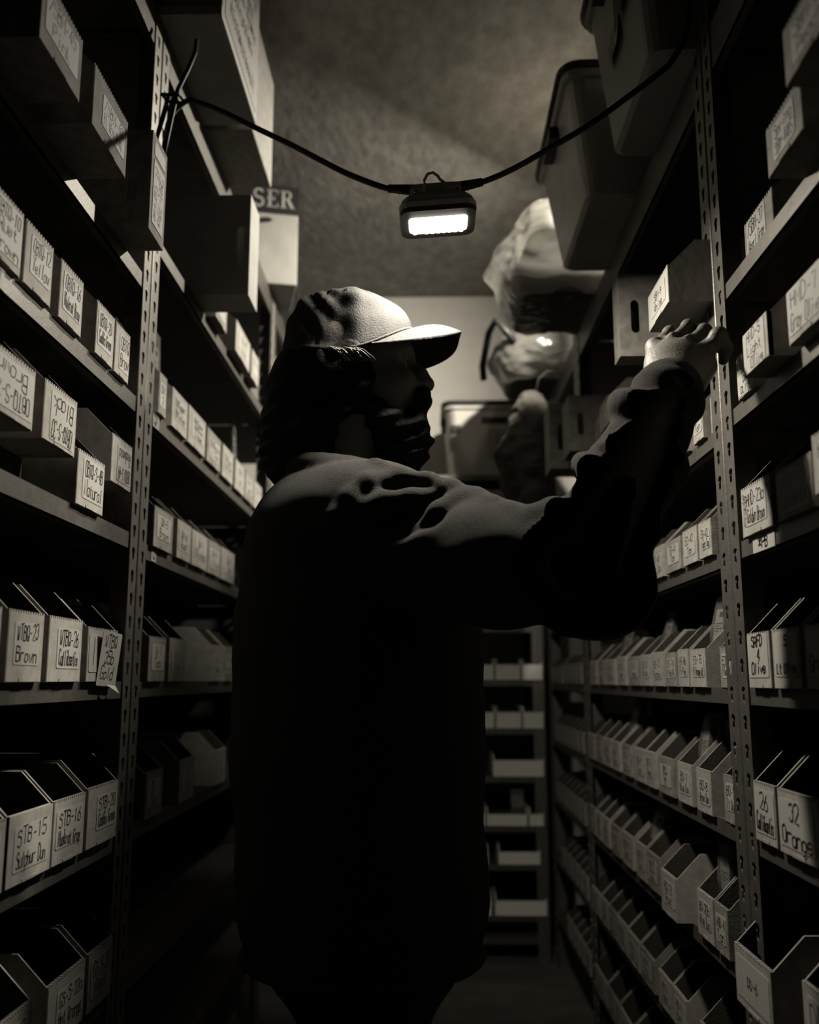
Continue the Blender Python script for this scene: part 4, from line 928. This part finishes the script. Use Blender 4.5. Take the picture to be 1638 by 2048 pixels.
# drapery ridges over the shoulder blade and upper arm
RA = [(.012, 1.334, .263), (-.024, 1.330, .253), (-.065, 1.336, .250), (-.097, 1.335, .240), (-.128, 1.340, .227), (-.168, 1.351, .216)]
RB = [(.087, 1.281, .236), (.065, 1.309, .247), (.043, 1.309, .244), (.014, 1.303, .227), (-.019, 1.308, .208)]
RC = [(-.079, 1.382, .318), (-.041, 1.370, .296), (.000, 1.350, .285), (.035, 1.325, .268), (.065, 1.309, .250)]
RD = [(-.044, 1.368, .296), (-.088, 1.346, .279), (-.111, 1.339, .257), (-.124, 1.339, .241)]
RF_ = [(.061, 1.251, .172), (.093, 1.239, .141), (.124, 1.224, .133)]
RE_ = [(.110, 1.262, .222), (.138, 1.246, .205), (.150, 1.235, .180), (.152, 1.228, .150)]
def shy(x): return .027*min(1, max(0, (x-.05)/.13))
def rdg(P, r, inn, k): s.chain([(x, y+inn-shy(x), z) for x, y, z in P], [r*.55]+[r]*(len(P)-2)+[r*.4], k)
def vly(P, r, out, k): s.chain([(x, y-out-shy(x), z) for x, y, z in P], [r*.6]+[r]*(len(P)-2)+[r*.6], k, 'c')
vly([(.017, 1.356, .280), (-.026, 1.345, .271), (-.062, 1.341, .263), (-.083, 1.338, .258)], .020, .0155, .028)
vly([(.038, 1.328, .258), (.002, 1.315, .238), (-.040, 1.324, .226), (-.083, 1.335, .220)], .020, .0155, .028)
rdg(RA, .013, .006, .016); rdg(RB, .014, .006, .016); rdg(RC, .010, .003, .012); rdg(RD, .011, .005, .014); rdg(RF_, .014, .006, .018); rdg(RE_, .016, .006, .016)
rdg([(.237, 1.216, .308), (.262, 1.209, .313), (.286, 1.205, .298), (.306, 1.209, .290)], .012, .006, .014)
rdg([(.262, 1.233, .367), (.291, 1.214, .358), (.331, 1.220, .353)], .010, .005, .012)
rdg([(.191, 1.226, .241), (.208, 1.209, .237), (.235, 1.200, .222), (.255, 1.205, .205)], .013, .006, .014)
rdg([(.188, 1.206, .215), (.215, 1.195, .190), (.230, 1.195, .165)], .013, .006, .016)
s.F = np.maximum(s.F, (-.405-s.z)[None, None, :])
s.wave((-.4, 1.1, -.5), (.5, 1.9, .5), lambda x, y, z: .0035*noise3(x, y, z, 24, .8)+.0016*noise3(x, y, z, 60, 1.9))
sd_obj('fleece_jacket', s, 'fleece', man, ML)
hm = MB(); hm.tube([(-.10+.178*math.cos(2*math.pi*j/40)-ML[0], 1.53+.187*math.sin(2*math.pi*j/40)-ML[1], -.402+H) for j in range(41)], .008, 6, cap=False); obj('jacket_hem', hm, 'fleece', man, smooth=True)
# ---------------------------------------------------------------- trousers and shoes
s = SDF(lin(-.31, .12, .009), lin(1.30, 1.76, .009), lin(-.985, -.25, .009))
s.ell((-.10, 1.53, -.36), (.165, .175, .14), .04)
for sy in (-1, 1):
    s.chain([(-.095, 1.53+sy*.085, -.36), (-.085, 1.53+sy*.092, -.60), (-.11, 1.53+sy*.092, -.94)], [.100, .078, .066], .03)
s.wave((-.4, 1.2, -1), (.2, 1.8, -.2), lambda x, y, z: .005*noise3(x, y, z, 30, 3.1))
s.F = np.maximum(s.F, (-.955-s.z)[None, None, :])
sd_obj('trousers', s, 'denim', man, ML)
for sy in (-1, 1):
    s = SDF(lin(-.24, .14, .007), lin(1.53+sy*.095-.08, 1.53+sy*.095+.08, .007), lin(-1.01, -.86, .007)); yy = 1.53+sy*.095
    s.chain([(-.135, yy, -.955), (-.05, yy+sy*.005, -.955), (.055, yy+sy*.01, -.968)], [.042, .043, .036], .02); s.cap((-.12, yy, -.96), (-.115, yy, -.90), .044, .046, .02)
    s.F = np.maximum(s.F, (-.999-s.z)[None, None, :]); sd_obj('shoe', s, 'leather', man, ML)
